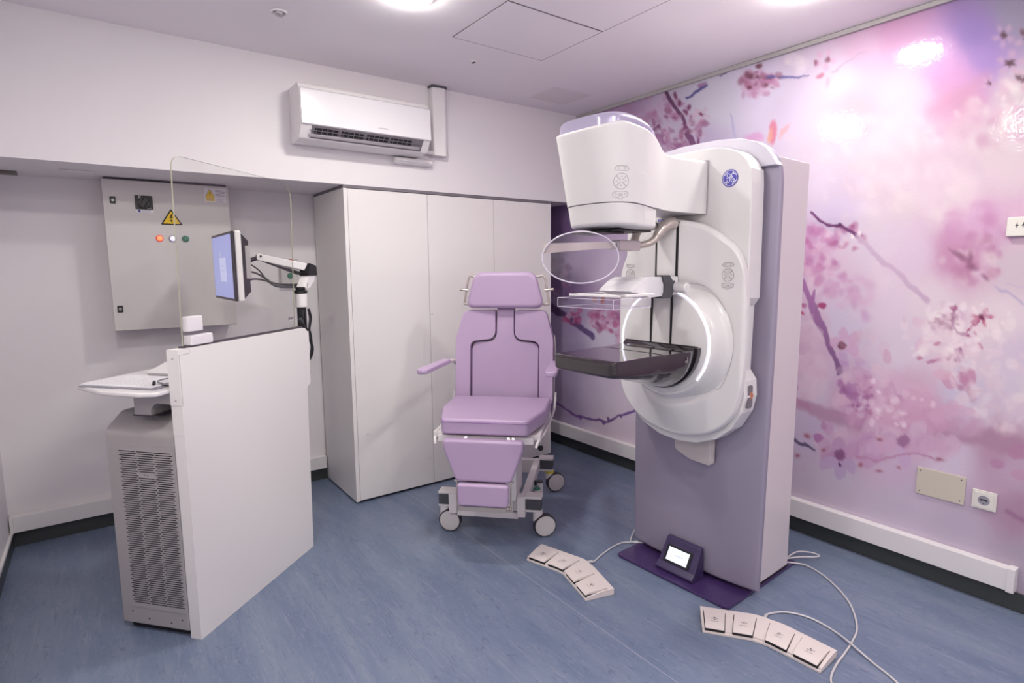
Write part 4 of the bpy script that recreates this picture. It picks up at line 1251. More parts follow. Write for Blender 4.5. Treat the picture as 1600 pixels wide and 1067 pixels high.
def column_shape(top, bot, hwf, ppf, pback, nq=48, nz=60, edge=0.018):
    """plate seen from the front: zt(q), zb(q) give its outline, ppf(q,z) its bulging front; sides go back to pback"""
    verts, faces = [], []
    cols = []
    qs = [hwf * math.sin(math.pi / 2 * (-1 + 2 * i / nq)) for i in range(nq + 1)]
    for q in qs:
        zt, zb = top(q), bot(q)
        row = []
        for k in range(nz + 1):
            s = 0.5 - 0.5 * math.cos(math.pi * k / nz)
            z = zb + (zt - zb) * s
            d = min(zt - z, z - zb, (hwf - abs(q)) * 1.0)
            t_ = max(0.0, min(1.0, d / edge))
            p = ppf(q, z) - edge * (1 - math.sqrt(max(0, 1 - (1 - t_) ** 2)))
            row.append(len(verts))
            verts.append((p, q, z))
        cols.append(row)
    for a, c in zip(cols, cols[1:]):
        for k in range(nz):
            faces.append((a[k], a[k + 1], c[k + 1], c[k]))
    rim = [r[0] for r in cols] + cols[-1][1:] + [r[-1] for r in cols[::-1]][1:] + cols[0][::-1][1:-1]
    n0 = len(verts)
    for i in rim:
        verts.append((pback, verts[i][1], verts[i][2]))
    n = len(rim)
    for i in range(n):
        faces.append((rim[i], rim[(i + 1) % n], n0 + (i + 1) % n, n0 + i))
    faces.append(tuple(range(n0, n0 + n)))
    return verts, faces


def interp(tab):
    def f(x):
        if x <= tab[0][0]:
            return tab[0][1]
        for (a, va), (b_, vb) in zip(tab, tab[1:]):
            if x <= b_:
                t_ = (x - a) / (b_ - a)
                return va + (vb - va) * t_
        return tab[-1][1]
    return f


def smooth_tab(tab, n=6):
    P = spline([(a, v, 0) for a, v in tab], n)
    return interp([(p.x, p.y) for p in P])


m = MB()
m.prism(rpoly([(0.209, -0.32), (0.209, 0.32), (-0.433, 0.32), (-0.433, -0.32)], [0.035, 0.02, 0.01, 0.01]), 0.0005, 0.013, 'z', 0.004)
m.build('base_plate', 'purple', GU)
for q in (-0.25, 0.25):
    MB().cyl((0.165, q, 0.0125), (0.165, q, 0.0145), 0.011, 20, 0.001).build('plate_screw', 'purple_dark', GU)
MB().box((-0.351, -0.314, 0.013), (-0.004, 0.314, 1.968), 0.006).build('column', 'machine_side', GU)
MB().box((-0.35, 0.3142, 0.014), (-0.03, 0.3146, 0.026)).build('column_foot_gap', 'slot', GU)
half = [(0.0, 2.052), (0.10, 2.051), (0.2, 2.04), (0.275, 2.016), (0.32, 1.985), (0.35, 1.945), (0.365, 1.90), (0.37, 1.84)]
full = [(-a, v) for a, v in half[:0:-1]] + half
tp_ = interp(full)


def front_p(q, z):
    return 0.05 - 0.03 * (abs(q) / 0.37) ** 3


v, f = column_shape(lambda q: tp_(q), lambda q: 0.03, 0.37, front_p, 0.0, edge=0.012)
# narrow slightly towards the floor
v = [(p, q * (0.955 + 0.045 * min(1, z / 1.2)), z) for p, q, z in v]
MB().raw(v, f).build('front_panel', 'lavender', GU, sharp=50)
# domed crown of the column: lighter shell reaching forward
crown = [(q * 0.985, z + 0.004) for q, z in full if z > 1.83]
poly = crown[:] + [(0.366, 1.91), (-0.366, 1.91)]
poly = [p for p in crown if p[1] > 1.915] + [(0.364, 1.912), (-0.364, 1.912)]
MB().prism(poly, 0.0, 0.058, 'x', 0.005).build('crown_shell', 'hump', GU)

# white arm plate behind the disc: right-hand outline with its notch
oh = [(0.0, 2.004), (0.10, 2.004), (0.17, 1.998), (0.235, 1.978), (0.28, 1.945), (0.307, 1.90), (0.318, 1.84), (0.322, 1.37), (0.30, 1.335), (0.296, 1.06),
      (0.325, 1.02), (0.33, 0.95), (0.315, 0.88), (0.27, 0.80), (0.2, 0.74), (0.1, 0.70), (0.0, 0.69)]
top_ = [(p.x, p.y) for p in spline([(q, z, 0) for q, z in oh[:8]], 2)]
oh = top_ + oh[8:]
ol = [(-q, z) for q, z in oh[-2:0:-1]]
MB().prism(rpoly(oh + ol, 0.005, 2), 0.06, 0.162, 'x', 0.012, 3).build('arm_plate', 'machine', GU)
# disc cover with bulging middle
th = [(0.0, 1.71), (0.10, 1.692), (0.16, 1.665), (0.22, 1.625), (0.27, 1.585), (0.3, 1.54), (0.318, 1.49), (0.328, 1.43), (0.334, 1.34)]
bh = [(0.0, 0.728), (0.1, 0.738), (0.18, 0.766), (0.24, 0.806), (0.28, 0.85), (0.305, 0.90), (0.32, 0.96), (0.33, 1.04), (0.334, 1.15)]
tt_ = smooth_tab([(-a, v) for a, v in th[:0:-1]] + th)
bb_ = smooth_tab([(-a, v) for a, v in bh[:0:-1]] + bh)


def disc_p(q, z):
    dome = 0.095 * math.exp(-(q / 0.12) ** 2) if abs(q) < 0.4 else 0
    dome *= min(1, max(0, (z - 0.75) / 0.2))
    dr = math.hypot(q, z - 1.17)
    dish = -0.018 * math.exp(-((dr - 0.262) / 0.022) ** 2)
    return 0.2 + dome + dish


v, f = column_shape(lambda q: tt_(q), lambda q: bb_(q), 0.334, disc_p, 0.166, nq=90, nz=110, edge=0.02)
MB().raw(v, f).build('disc_cover', 'machine', GU, sharp=50)
# gap behind the disc cover
gh = [(q * 0.965, (z - 1.2) * 0.985 + 1.2) for q, z in [(a, v) for a, v in th] + [(a, v) for a, v in bh[::-1]]]
MB().prism(gh + [(-q, z) for q, z in gh[-2:0:-1]], 0.150, 0.172, 'x').build('cover_gap', 'gap', GU)
# ring
rg = MB().lathe([(0.286, 0.196), (0.270, 0.207), (0.262, 0.222), (0.254, 0.255), (0.248, 0.274), (0.240, 0.283), (0.2365, 0.284)], 'x', (0, 0, 1.17), 96)
rg.build('ring', 'machine', GU)
MB().lathe([(0.2275, 0.284), (0.222, 0.29), (0.15, 0.302), (0.0, 0.308)], 'x', (0, 0, 1.17), 96).build('ring_face', 'machine', GU)
for a0, a1, nm in ((-40, 72, 'led_arc'), (108, 200, 'led_arc')):
    m = MB()
    pts = [(0.2875, 0.232 * math.cos(R(a0 + (a1 - a0) * i / 40)), 1.17 + 0.232 * math.sin(R(a0 + (a1 - a0) * i / 40))) for i in range(41)]
    m.tube(pts, 0.0036, 8, smooth=0)
    m.build(nm, 'led', GU)
MB().lathe([(0.2368, 0.2845), (0.232, 0.2835), (0.2272, 0.2845)], 'x', (0, 0, 1.17), 96).build('led_track', 'white', GU)
# seam of the round side cover
m = MB()
sp_ = [(0.05, 1.385), (0.09, 1.43), (0.16, 1.415), (0.225, 1.35), (0.272, 1.25), (0.286, 1.16), (0.272, 1.07), (0.245, 1.0), (0.225, 0.978), (0.19, 0.985), (0.165, 0.995)]
pts = [Vector((0, y_, z_)) for y_, z_ in sp_]
pts = [(disc_p(p.y, p.z) + 0.0006, p.y, p.z) for p in spline(pts, 6)]
m.tube(pts, 0.0011, 6, smooth=0)
m.build('cover_seam', 'seam', GU)
# mast with the two black guide slots
for q in (-0.053, 0.053):
    m = MB()
    pz = [1.70, 1.55, 1.42, 1.395]
    a = disc_p(q, 1.5) + 0.0015
    m.box((a - 0.01, q - 0.0055, 1.30), (a + 0.001, q + 0.0055, 1.695), 0.001)
    m.box((0.300, q - 0.0045, 1.155), (0.3085, q + 0.0045, 1.392), 0.001)
    m.build('guide_slot', 'slot', GU)
# lower disc flange and bucky table
m = MB().prism(circle(0.198, 48, 180, 360, (0, 1.164)), 0.290, 0.318, 'x', 0.005)
m.build('table_flange', 'carbon', GU)
f_hw = interp([(0.29, 0.188), (0.36, 0.184), (0.48, 0.168), (0.60, 0.164), (0.81, 0.163)])
f_d = interp([(0.29, 0.176), (0.36, 0.172), (0.44, 0.152), (0.52, 0.126), (0.60, 0.104), (0.68, 0.086), (0.76, 0.070), (0.80, 0.064)])
f_n = interp([(0.29, 2.1), (0.40, 2.5), (0.52, 3.6), (0.62, 6), (0.72, 10), (0.80, 14)])
f_t = interp([(0.29, 1.168), (0.322, 1.168), (0.328, 1.164), (0.345, 1.153), (0.50, 1.150), (0.508, 1.1535), (0.80, 1.1505)])
verts, faces, rows_ = [], [], []
ps = [0.30, 0.322, 0.328, 0.336, 0.345] + [0.36 + 0.02 * i for i in range(22)] + [0.789, 0.796, 0.801, 0.8035]
ns_ = 56
for p in ps:
    ins = 0 if p < 0.785 else 0.014 * (1 - math.sqrt(max(0, 1 - ((p - 0.785) / 0.0186) ** 2)))
    hw_, dd, nn, zt = f_hw(p) - ins, f_d(p) - 2 * ins, f_n(p), f_t(p) - ins
    row = []
    for i in range(ns_ + 1):
        a_ = math.pi * i / ns_
        ca, sa = math.cos(a_), math.sin(a_)
        row.append(len(verts))
        verts.append((p, -hw_ * math.copysign(abs(ca) ** (2 / nn), ca), zt - 0.003 - (dd - 0.003) * abs(sa) ** (2 / nn)))
    for q in (hw_ - 0.0025, hw_ * 0.5, 0, -hw_ * 0.5, -hw_ + 0.0025):
        row.append(len(verts))
        verts.append((p, q, zt))
    rows_.append(row)
for a_, c_ in zip(rows_, rows_[1:]):
    n_ = len(a_)
    for k in range(n_):
        faces.append((a_[k], a_[(k + 1) % n_], c_[(k + 1) % n_], c_[k]))
faces.append(tuple(rows_[0]))
faces.append(tuple(rows_[-1]))
bt = MB().raw(verts, faces).build('table', 'carbon', GU, sharp=30, label='glossy black breast support table')
m = MB()
m.box((0.502, -0.16, 1.1500), (0.506, 0.16, 1.1519))
m.box((0.316, -0.186, 1.1676), (0.324, 0.186, 1.1700), 0.001)
m.build('top_groove', 'slot', bt)
m = MB()
mxk = facing((0.375, 0.184, 1.118), (0.1, 1, -0.15))
m.tube([tuple(mxk @ Vector(p)) for p in ((0, -0.012, 0.001), (0.004, 0.0, 0.001), (0.001, 0.012, 0.001))], 0.0015, 6)
m.tube([tuple(mxk @ Vector(p)) for p in ((-0.007, -0.01, 0.001), (-0.005, 0.001, 0.001))], 0.0012, 6)
m.build('release_mark', 'seam', bt)


# control keypads
def keypad(name, mx, s, parent, bvh=None):
    m = MB()
    nz_ = (mx.to_3x3() @ Vector((0, 0, 1))).normalized()

    def put(x, y, lift):
        p = mx @ Vector((x, y, 0))
        if bvh:
            hit = bvh.ray_cast(p + nz_ * 0.08, -nz_)
            if hit[0] is not None:
                return tuple(hit[0] + hit[1] * (lift if hit[1].dot(nz_) > 0 else -lift))
        return tuple(p + nz_ * lift)

    def path(pts, closed=True, r=0.0011):
        dense = []
        n_ = len(pts)
        for i in range(n_ if closed else n_ - 1):
            (xa, ya), (xb, yb) = pts[i], pts[(i + 1) % n_]
            k_ = max(1, int(math.hypot(xb - xa, yb - ya) / 0.004))
            dense += [(xa + (xb - xa) * j / k_, ya + (yb - ya) * j / k_) for j in range(k_)]
        if not closed:
            dense.append(pts[-1])
        m.tube([put(x * s, y * s, 0.0004) for x, y in dense], r, 6, closed=closed, smooth=0)
    c = circle(0.026, 40, c=(0, 0))
    path(c)
    for a in (45, 135, 225, 315):
        ca, sa = math.cos(R(a)), math.sin(R(a))
        path([(ca * 0.004, sa * 0.004), (ca * 0.026, sa * 0.026)], False, 0.0014)
    path(rpoly([(-0.027, 0.040), (-0.018, 0.050), (0.018, 0.050), (0.027, 0.040), (0.018, 0.035), (-0.018, 0.035)], 0.005))
    path(rpoly([(-0.027, -0.037), (-0.01, -0.034), (0.01, -0.034), (0.027, -0.037), (0.024, -0.052), (0.008, -0.054), (0, -0.062), (-0.008, -0.054), (-0.024, -0.052)], 0.005))
    for x, y in ((0, 0.015), (0, -0.015), (0.015, 0), (-0.015, 0), (-0.011, 0.0425), (0.011, 0.0425), (-0.016, -0.044), (0.016, -0.044)):
        m.tube([put(x * s + 0.003 * s * math.cos(a), y * s + 0.003 * s * math.sin(a), 0.0006) for a in (0, 1.26, 2.51, 3.77, 5.03)], 0.0007, 5, closed=True, smooth=0)
    path([(-0.006, -0.043), (0.006, -0.043), (0.006, -0.049), (-0.006, -0.049)])
    m.slot(0)
    return m.build(name, 'soft_ink', parent)


keypad('keypad', facing((0.2032, 0.253, 1.468), (1, 0.03, 0)), 1.0, GU)
keypad('keypad', facing((0.2032, -0.262, 1.468), (1, -0.03, 0)), 1.0, GU)

# head: plan outline swept through heights
wtab = smooth_tab([(0.16, 0.118), (0.28, 0.108), (0.38, 0.105), (0.45, 0.112), (0.52, 0.138), (0.58, 0.158), (0.66, 0.168), (0.74, 0.165)])
ztab = smooth_tab([(0.16, 1.952), (0.30, 1.950), (0.42, 1.950), (0.50, 1.962), (0.56, 1.985), (0.62, 2.005), (0.70, 2.018), (0.78, 2.020), (0.86, 2.002)])


def head_outline(z_k, back):
    """half outline from front centre to the back; z_k in 0..1 from bottom to top shifts the front"""
    pf = 0.772 + 0.082 * z_k
    pts = []
    rc = 0.105
    W_ = 0.166
    n = 16
    for i in range(n + 1):
        a = math.pi / 2 * i / n
        ex = 0.72
        pts.append((pf - rc * 1.25 + rc * 1.25 * math.copysign(abs(math.cos(a)) ** ex, 1), (W_ - 0.0) * (abs(math.sin(a)) ** ex)))
    p0 = pts[-1][0]
    k = 22
    for i in range(1, k + 1):
        p = p0 + (back - p0) * i / k
        pts.append((p, wtab(p) if p < 0.66 else 0.166))
    return pts


def head_mesh(z0, z1, back, zt=None, zb=None, levels=16, top_round=0.016, bot_round=0.0, inset=0.0, capy=0.0):
    verts, faces = [], []
    rings = []
    for L_ in range(levels + 1):
        s = L_ / levels
        half_ = None
        z_nom = z0 + (z1 - z0) * s
        zk = (z_nom - 1.66) / (2.0 - 1.66)
        half_ = head_outline(zk, back)
        ring = []
        for sgn in (1, -1):
            seq = half_ if sgn == 1 else half_[::-1]
            for i, (p, w_) in enumerate(seq):
                if sgn == -1 and (w_ == 0 or i == len(seq) - 1):
                    continue
                top_ = (zt(p) if zt else z1)
                bot_ = (zb(p) if zb else z0)
                z = bot_ + (top_ - bot_) * s
                dt, db = top_ - z, z - bot_
                off = inset
                if top_round and dt < top_round:
                    off += top_round * (1 - math.sqrt(max(0, 1 - (1 - dt / top_round) ** 2)))
                if bot_round and db < bot_round:
                    off += bot_round * (1 - math.sqrt(max(0, 1 - (1 - db / bot_round) ** 2)))
                pc = min(p, 0.66)
                dx, dy = p - pc, w_ * sgn
                l_ = math.hypot(dx, dy) or 1
                ring.append(len(verts))
                verts.append((p - dx / l_ * off, w_ * sgn - dy / l_ * off, z))
        rings.append(ring)
    n = len(rings[0])
    for a, c in zip(rings, rings[1:]):
        for i in range(n):
            faces.append((a[i], a[(i + 1) % n], c[(i + 1) % n], c[i]))
    nh = len(head_outline(0, back))
    for ring in (rings[0], rings[-1]):
        # strips across the symmetric outline
        right = ring[:nh]
        left = [ring[0]] + ring[nh:][::-1]
        for i in range(nh - 1):
            a, b_ = right[i], right[i + 1]
            c = left[i] if i < len(left) else left[-1]
            d = left[i + 1] if i + 1 < len(left) else left[-1]
            ff = list(dict.fromkeys((a, b_, d, c)))
            if len(ff) > 2:
                faces.append(tuple(ff))
    return verts, faces


def levels_warp(s):
    return s


zb_head = smooth_tab([(0.16, 1.728), (0.5, 1.728), (0.60, 1.728), (0.70, 1.738), (0.86, 1.745)])
v, f = head_mesh(1.73, 2.0, 0.162, ztab, zb_head, levels=60, top_round=0.012)
MB().raw(v, f).build('tube_head', 'machine', GU, sharp=45)
from mathutils.bvhtree import BVHTree
HEAD_BVH = BVHTree.FromPolygons([Vector(p) for p in v], [tuple(x) for x in f])
zc_top = smooth_tab([(0.50, 1.716), (0.60, 1.7245), (0.70, 1.7345), (0.86, 1.7415)])
zc_bot = smooth_tab([(0.50, 1.652), (0.62, 1.648), (0.72, 1.655), (0.86, 1.662)])
v, f = head_mesh(1.655, 1.735, 0.555, zc_top, zc_bot, levels=40, top_round=0.0, bot_round=0.014, inset=0.004)
MB().raw(v, f).build('collimator', 'machine', GU, sharp=45)
v, f = head_mesh(1.72, 1.75, 0.56, lambda p: zb_head(p) + 0.002, lambda p: zc_top(p) - 0.002, levels=2, top_round=0.0, inset=0.008)
MB().raw(v, f).build('head_seam', 'gap', GU, sharp=45)
# pearl cap on top
cap_t = smooth_tab([(0.47, 1.965), (0.52, 2.0), (0.58, 2.038), (0.65, 2.060), (0.72, 2.066), (0.80, 2.056), (0.87, 2.036)])
verts, faces, rows_ = [], [], []
nP, nQ = 30, 20
for i in range(nP + 1):
    p = 0.49 + (0.836 - 0.49) * i / nP
    w_ = 0.146 if p > 0.6 else 0.10 + 0.046 * math.sin(math.pi / 2 * (p - 0.49) / 0.11)
    if p > 0.76:
        w_ = 0.146 * (1 - ((p - 0.76) / 0.086) ** 2.4 * 0.55)
    row = []
    base = ztab(p) - 0.01
    for k in range(nQ + 1):
        a = math.pi * k / nQ
        q = w_ * math.copysign(abs(math.cos(a)) ** 0.35, math.cos(a))
        zz = base + (max(cap_t(p) - base, 0.004)) * abs(math.sin(a)) ** 0.42
        row.append(len(verts))
        verts.append((p, q, zz))
    rows_.append(row)
for a, c in zip(rows_, rows_[1:]):
    for k in range(nQ):
        faces.append((a[k], a[k + 1], c[k + 1], c[k]))
faces.append(tuple(rows_[0]))
faces.append(tuple(rows_[-1]))
MB().raw(verts, faces).build('top_cap', 'cap', GU, sharp=50)
keypad('keypad', facing((0.7615, 0.1497, 1.812), (3.14, 5.0, 0.0)), 1.05, GU, HEAD_BVH)
MB().prism(rpoly([(0.121, 1.954), (0.121, 1.726), (-0.121, 1.726), (-0.121, 1.954)], 0.004), 0.163, 0.168, 'x').build('neck_joint', 'seam', GU)
m = MB()
m.box((0.50, -0.085, 1.641), (0.70, 0.085, 1.649), 0.002)
m.box((0.62, -0.13, 1.634), (0.74, 0.045, 1.641), 0.002)
m.build('filter_plates', 'black', GU)

# logo disc on the arm plate
lg = MB().cyl((0.162, 0.222, 1.866), (0.1645, 0.222, 1.866), 0.036, 48, 0.0008).build('logo_badge', 'logo_blue', GU)
mxl = facing((0.1648, 0.222, 1.866), (1, 0, 0))
m = MB()


def lpath(pts, r=0.0013, closed=False, sm=5):
    m.tube([tuple(mxl @ Vector((x * 0.036, y * 0.036, 0))) for x, y in pts], r, 6, closed=closed, smooth=sm)


lpath(circle(0.86, 40), 0.0009, True, 0)
for a in (0, 90, 180, 270):
    lpath([(0.84 * math.cos(R(a + 20)), 0.84 * math.sin(R(a + 20))), (0.70 * math.cos(R(a + 45)), 0.70 * math.sin(R(a + 45))), (0.84 * math.cos(R(a + 66)), 0.84 * math.sin(R(a + 66)))], 0.0014)
# flowing G
lpath([(0.02, 0.36), (-0.10, 0.52), (-0.30, 0.48), (-0.36, 0.26), (-0.20, 0.08), (0.04, 0.16), (0.10, 0.34)], 0.0014)
lpath([(-0.42, -0.02), (-0.20, 0.04), (0.02, -0.02), (0.0, -0.30), (-0.12, -0.50), (-0.34, -0.50), (-0.40, -0.34), (-0.24, -0.24)], 0.0015)
# flowing E
lpath([(0.50, 0.40), (0.40, 0.54), (0.24, 0.44), (0.22, 0.24), (0.36, 0.10), (0.22, 0.0), (0.16, -0.24), (0.26, -0.44), (0.46, -0.44), (0.56, -0.22), (0.44, -0.10), (0.34, -0.22)], 0.0015)
lpath([(0.04, 0.04), (0.14, 0.12), (0.30, 0.10)], 0.0012)
m.build('monogram', 'logo_white', lg)
m = MB().text('Senographe', 0.030, facing((0.1632, -0.085, 1.742), (1, 0, 0)))
m.build('model_lettering', 'soft_ink', GU)
m = MB().box((0.1625, -0.138, 1.706), (0.1635, -0.098, 1.721), 0.0004)
m.slot(1).text('GE 3D', 0.010, facing((0.1638, -0.118, 1.7135), (1, 0, 0)))
m.build('blue_tag', ['logo_blue', 'logo_white'], GU)
# hanging grey block under the disc
MB().prism(rpoly([(-0.055, 0.74), (-0.055, 0.625), (0.03, 0.592), (0.138, 0.586), (0.138, 0.76)], [0, 0.03, 0.05, 0.012, 0]), 0.056, 0.10, 'x', 0.005).build('lower_housing', mat('warm_grey_plastic', (196, 188, 188), 0.4), GU)
MB().lathe([(0, 0), (0.014, 0), (0.016, 0.003), (0.014, 0.006), (0, 0.006)], mx=facing((0.115, 0.325, 0.955), (0.25, 1, 0)), n=20).build('side_port', 'orange', GU)
MB().prism(rpoly([(0.10, 0.9), (0.10, 1.0), (0.14, 1.0), (0.14, 0.9)], 0.015), 0.318, 0.3295, 'y', mx=Matrix.Identity(4)).build('port_recess', 'gap', GU)

# face shield on its silver arms
m = MB()
m.tube([(0.31, 0.053, 1.685), (0.345, 0.053, 1.682), (0.385, 0.047, 1.655), (0.42, 0.035, 1.612), (0.47, 0.02, 1.594), (0.56, 0.006, 1.59)], [0.026, 0.025, 0.023, 0.02, 0.016, 0.0145, 0.014, 0.014], 16)
m.build('shield_arm', 'champagne', GU)
m = MB()
m.tube([(0.31, -0.053, 1.685), (0.36, -0.053, 1.68), (0.42, -0.047, 1.66), (0.46, -0.03, 1.62), (0.50, -0.012, 1.597)], [0.024, 0.023, 0.02, 0.017, 0.015], 16)
m.build('shield_arm', 'champagne', GU)
MB().box((0.50, -0.022, 1.568), (0.63, 0.034, 1.61), 0.005, 3).build('shield_block', mat('pinkish_grey_plastic', (202, 188, 192), 0.4), GU)
m = MB().cyl((0.63, 0.012, 1.588), (0.665, 0.03, 1.588), 0.017, 20, 0.003)
m.build('clear_joint', 'acrylic', GU)
MB().tube([(0.645 + 0.0 , 0.02 + 0.019 * math.cos(a), 1.588 + 0.019 * math.sin(a)) for a in [2 * math.pi * i / 16 for i in range(16)]], 0.003, 6, closed=True, smooth=0).build('joint_rim', 'clear_edge', GU)
c0_ = Vector((0.805, -0.01, 1.54))
ax1 = Vector((-0.112, 0.096, 0)) * 1.0
nrm = Vector((0.096, 0.112, 0)).normalized()


def shield_pt(a, r_=1.0):
    x = math.cos(a) * r_
    y = math.sin(a) * r_
    return c0_ + ax1 * x + Vector((0, 0, 0.098 * y)) + nrm * (0.03 * (1 - x * x) - 0.02)


m = MB()
verts, faces = [], []
nr, na = 6, 48
for i in range(1, nr + 1):
    for k in range(na):
        verts.append(tuple(shield_pt(2 * math.pi * k / na, i / nr)))
verts.append(tuple(shield_pt(0, 0)))
for i in range(nr - 1):
    for k in range(na):
        faces.append((i * na + k, i * na + (k + 1) % na, (i + 1) * na + (k + 1) % na, (i + 1) * na + k))
for k in range(na):
    faces.append((len(verts) - 1, k, (k + 1) % na))
nv = len(verts)
off = nrm * 0.003
verts2 = verts + [tuple(Vector(v_) + off) for v_ in verts]
faces2 = faces + [tuple(i + nv for i in f_[::-1]) for f_ in faces]
m.raw(verts2, faces2)
m.build('face_shield', 'acrylic', GU, label='clear curved face shield')
m = MB().tube([tuple(shield_pt(2 * math.pi * k / 60) + nrm * 0.0015) for k in range(60)], 0.0028, 8, closed=True, smooth=0)
m.build('shield_rim', 'clear_edge', GU)
verts, faces = [], []
nS = 20
for i in range(nS + 1):
    s = -0.98 + 1.9 * i / nS
    h_ = 0.019 - 0.008 * (i / nS)
    c = c0_ + ax1 * s + nrm * (0.03 * (1 - s * s) - 0.028) + Vector((0, 0, 0.036 + 0.012 * (i / nS)))
    for dz in (-h_, h_):
        for dn_ in (0, -0.004):
            verts.append(tuple(c + Vector((0, 0, dz)) + nrm * dn_))
for i in range(nS):
    a = i * 4
    c = a + 4
    faces += [(a, a + 2, c + 2, c), (a + 1, c + 1, c + 3, a + 3), (a, c, c + 1, a + 1), (a + 2, a + 3, c + 3, c + 2)]
faces += [(0, 1, 3, 2), (nS * 4, nS * 4 + 2, nS * 4 + 3, nS * 4 + 1)]
MB().raw(verts, faces).build('shield_band', 'champagne', GU)

# compression paddle and its holder
m = MB()
m.prism(rpoly([(0.31, 1.385), (0.31, 1.462), (0.52, 1.462), (0.565, 1.445), (0.625, 1.405), (0.57, 1.395), (0.50, 1.378)], [0.01, 0.01, 0.03, 0.03, 0.006, 0.01, 0.01]), -0.085, 0.085, 'y', 0.014, 3)
m.build('paddle_holder', 'gloss_white', GU)
m = MB()
m.prism(rpoly([(0.365, 1.372), (0.35, 1.40), (0.352, 1.44), (0.38, 1.468), (0.43, 1.468), (0.42, 1.445), (0.412, 1.43), (0.412, 1.40), (0.425, 1.372)], 0.004), 0.052, 0.094, 'y', 0.003)
m.box((0.34, 0.06, 1.405), (0.37, 0.0942, 1.445), 0.003)
m.build('clamp_band', 'darkgrey', GU)
m = MB().cyl((0.335, 0.088, 1.418), (0.335, 0.15, 1.414), 0.0215, 28, 0.003)
for k in range(14):
    a = 2 * math.pi * k / 14
    m.box((0.335 + 0.0215 * math.cos(a) - 0.0012, 0.10, 1.417 + 0.0215 * math.sin(a) - 0.0012), (0.335 + 0.0215 * math.cos(a) + 0.0012, 0.145, 1.417 + 0.0215 * math.sin(a) + 0.0012))
m.build('clamp_knob', 'white', GU)
m = MB()
m.box((0.53, -0.13, 1.388), (0.57, 0.13, 1.398), 0.002)
m.box((0.53, -0.135, 1.388), (0.74, -0.105, 1.397), 0.002)
m.box((0.53, 0.105, 1.388), (0.74, 0.135, 1.397), 0.002)
m.box((0.71, -0.135, 1.388), (0.745, 0.135, 1.397), 0.002)
m.box((0.40, -0.06, 1.378), (0.55, 0.06, 1.398), 0.004)
m.build('paddle_frame', 'white', GU)
m = MB()
T_ = 0.0025
pf, pb, qh, zl, zh = 0.795, 0.575, 0.148, 1.346, 1.382
m.prism([(pb, -qh), (pf, -qh), (pf, qh), (pb, qh)], zl, zl + 0.0001, 'z')
for a_, c_ in (((pb, -qh), (pf, -qh)), ((pf, -qh), (pf, qh)), ((pf, qh), (pb, qh)), ((pb, qh), (pb, -qh))):
    m.raw([(a_[0], a_[1], zl), (c_[0], c_[1], zl), (c_[0], c_[1], zh), (a_[0], a_[1], zh)], [(0, 1, 2, 3)])
m.build('compression_paddle', 'acrylic', GU, label='clear plastic tray-shaped compression paddle')
m = MB()
for a, b_ in (((pf, -qh), (pf, qh)), ((pf, qh), (pb, qh)), ((pb, qh), (pb, -qh)), ((pb, -qh), (pf, -qh))):
    for z_ in (zl, zh):
        m.tube([(a[0], a[1], z_), (b_[0], b_[1], z_)], 0.0013, 6, smooth=0)
for a in ((pf, -qh), (pf, qh), (pb, qh)):
    m.tube([(a[0], a[1], zl), (a[0], a[1], zh)], 0.0013, 6, smooth=0)
m.build('paddle_edges', 'clear_edge', GU)

# foot-level touch display
m = MB()
prof = rpoly([(0.06, 0.0135), (0.158, 0.0135), (0.165, 0.026), (0.135, 0.05), (0.088, 0.13), (0.078, 0.155), (0.056, 0.158)], [0, 0.004, 0.01, 0.04, 0.03, 0.008, 0.004], 5)


def disp_warp(v):
    k = 1.08 - (v.z / 0.16) * 0.10
    return Vector((v.x, v.y * k, v.z))


ds = MB().prism(prof, -0.098, 0.098, 'y', 0.005, 3, warp=disp_warp).build('floor_display', 'purple_dark', GU)
pA, pB_ = Vector((0.137, 0, 0.0505)), Vector((0.0905, 0, 0.1285))
nd = Vector((pA.z - pB_.z, 0, 0))
dirv = (pB_ - pA).normalized()
nd = Vector((dirv.z, 0, -dirv.x))
mxd = facing((pA + pB_) / 2 + nd * 0.0035 + Vector((0, -0.006, 0)), nd)
MB().box((-0.072, -0.042, -0.004), (0.072, 0.042, 0.0), 0.002, mx=mxd).build('display_frame', 'black', ds)
m = MB().box((-0.058, -0.032, 0.0), (0.058, 0.032, 0.0008), mx=mxd)
m.slot(1)
for a_ in range(1):
    m.tube([tuple(mxd @ Vector((-0.03 + 0.008 * math.cos(a), 0.004 + 0.008 * math.sin(a), 0.001))) for a in [i * 0.5236 for i in range(12)]], 0.0007, 5, closed=True, smooth=0)
m.box((-0.016, -0.002, 0.0008), (0.03, 0.004, 0.0011), mx=mxd)
m.box((-0.016, -0.009, 0.0008), (0.02, -0.006, 0.0011), mx=mxd)
m.build('display_screen', ['screen_white', 'screen_ink'], ds)

# ------------------------------------------------------------------ treatment chair
CH = empty('mammography_chair', (-1.15, -0.62, 0), 225, 'lilac padded medical chair on castors in front of the wardrobe', 'chair')


def lean(v):
    """reclining line of the back: x as a function of height"""
    return 0.045 - 0.115 * (v.z - 0.73)


def pad(poly, x_lo, x_hi, bev, warp=None, seg=5):
    return MB().prism(poly, x_lo, x_hi, 'x', bev, seg, warp=warp)


rec = lambda v: Vector((v.x + 0.115 * (0.73 - v.z), v.y, v.z))
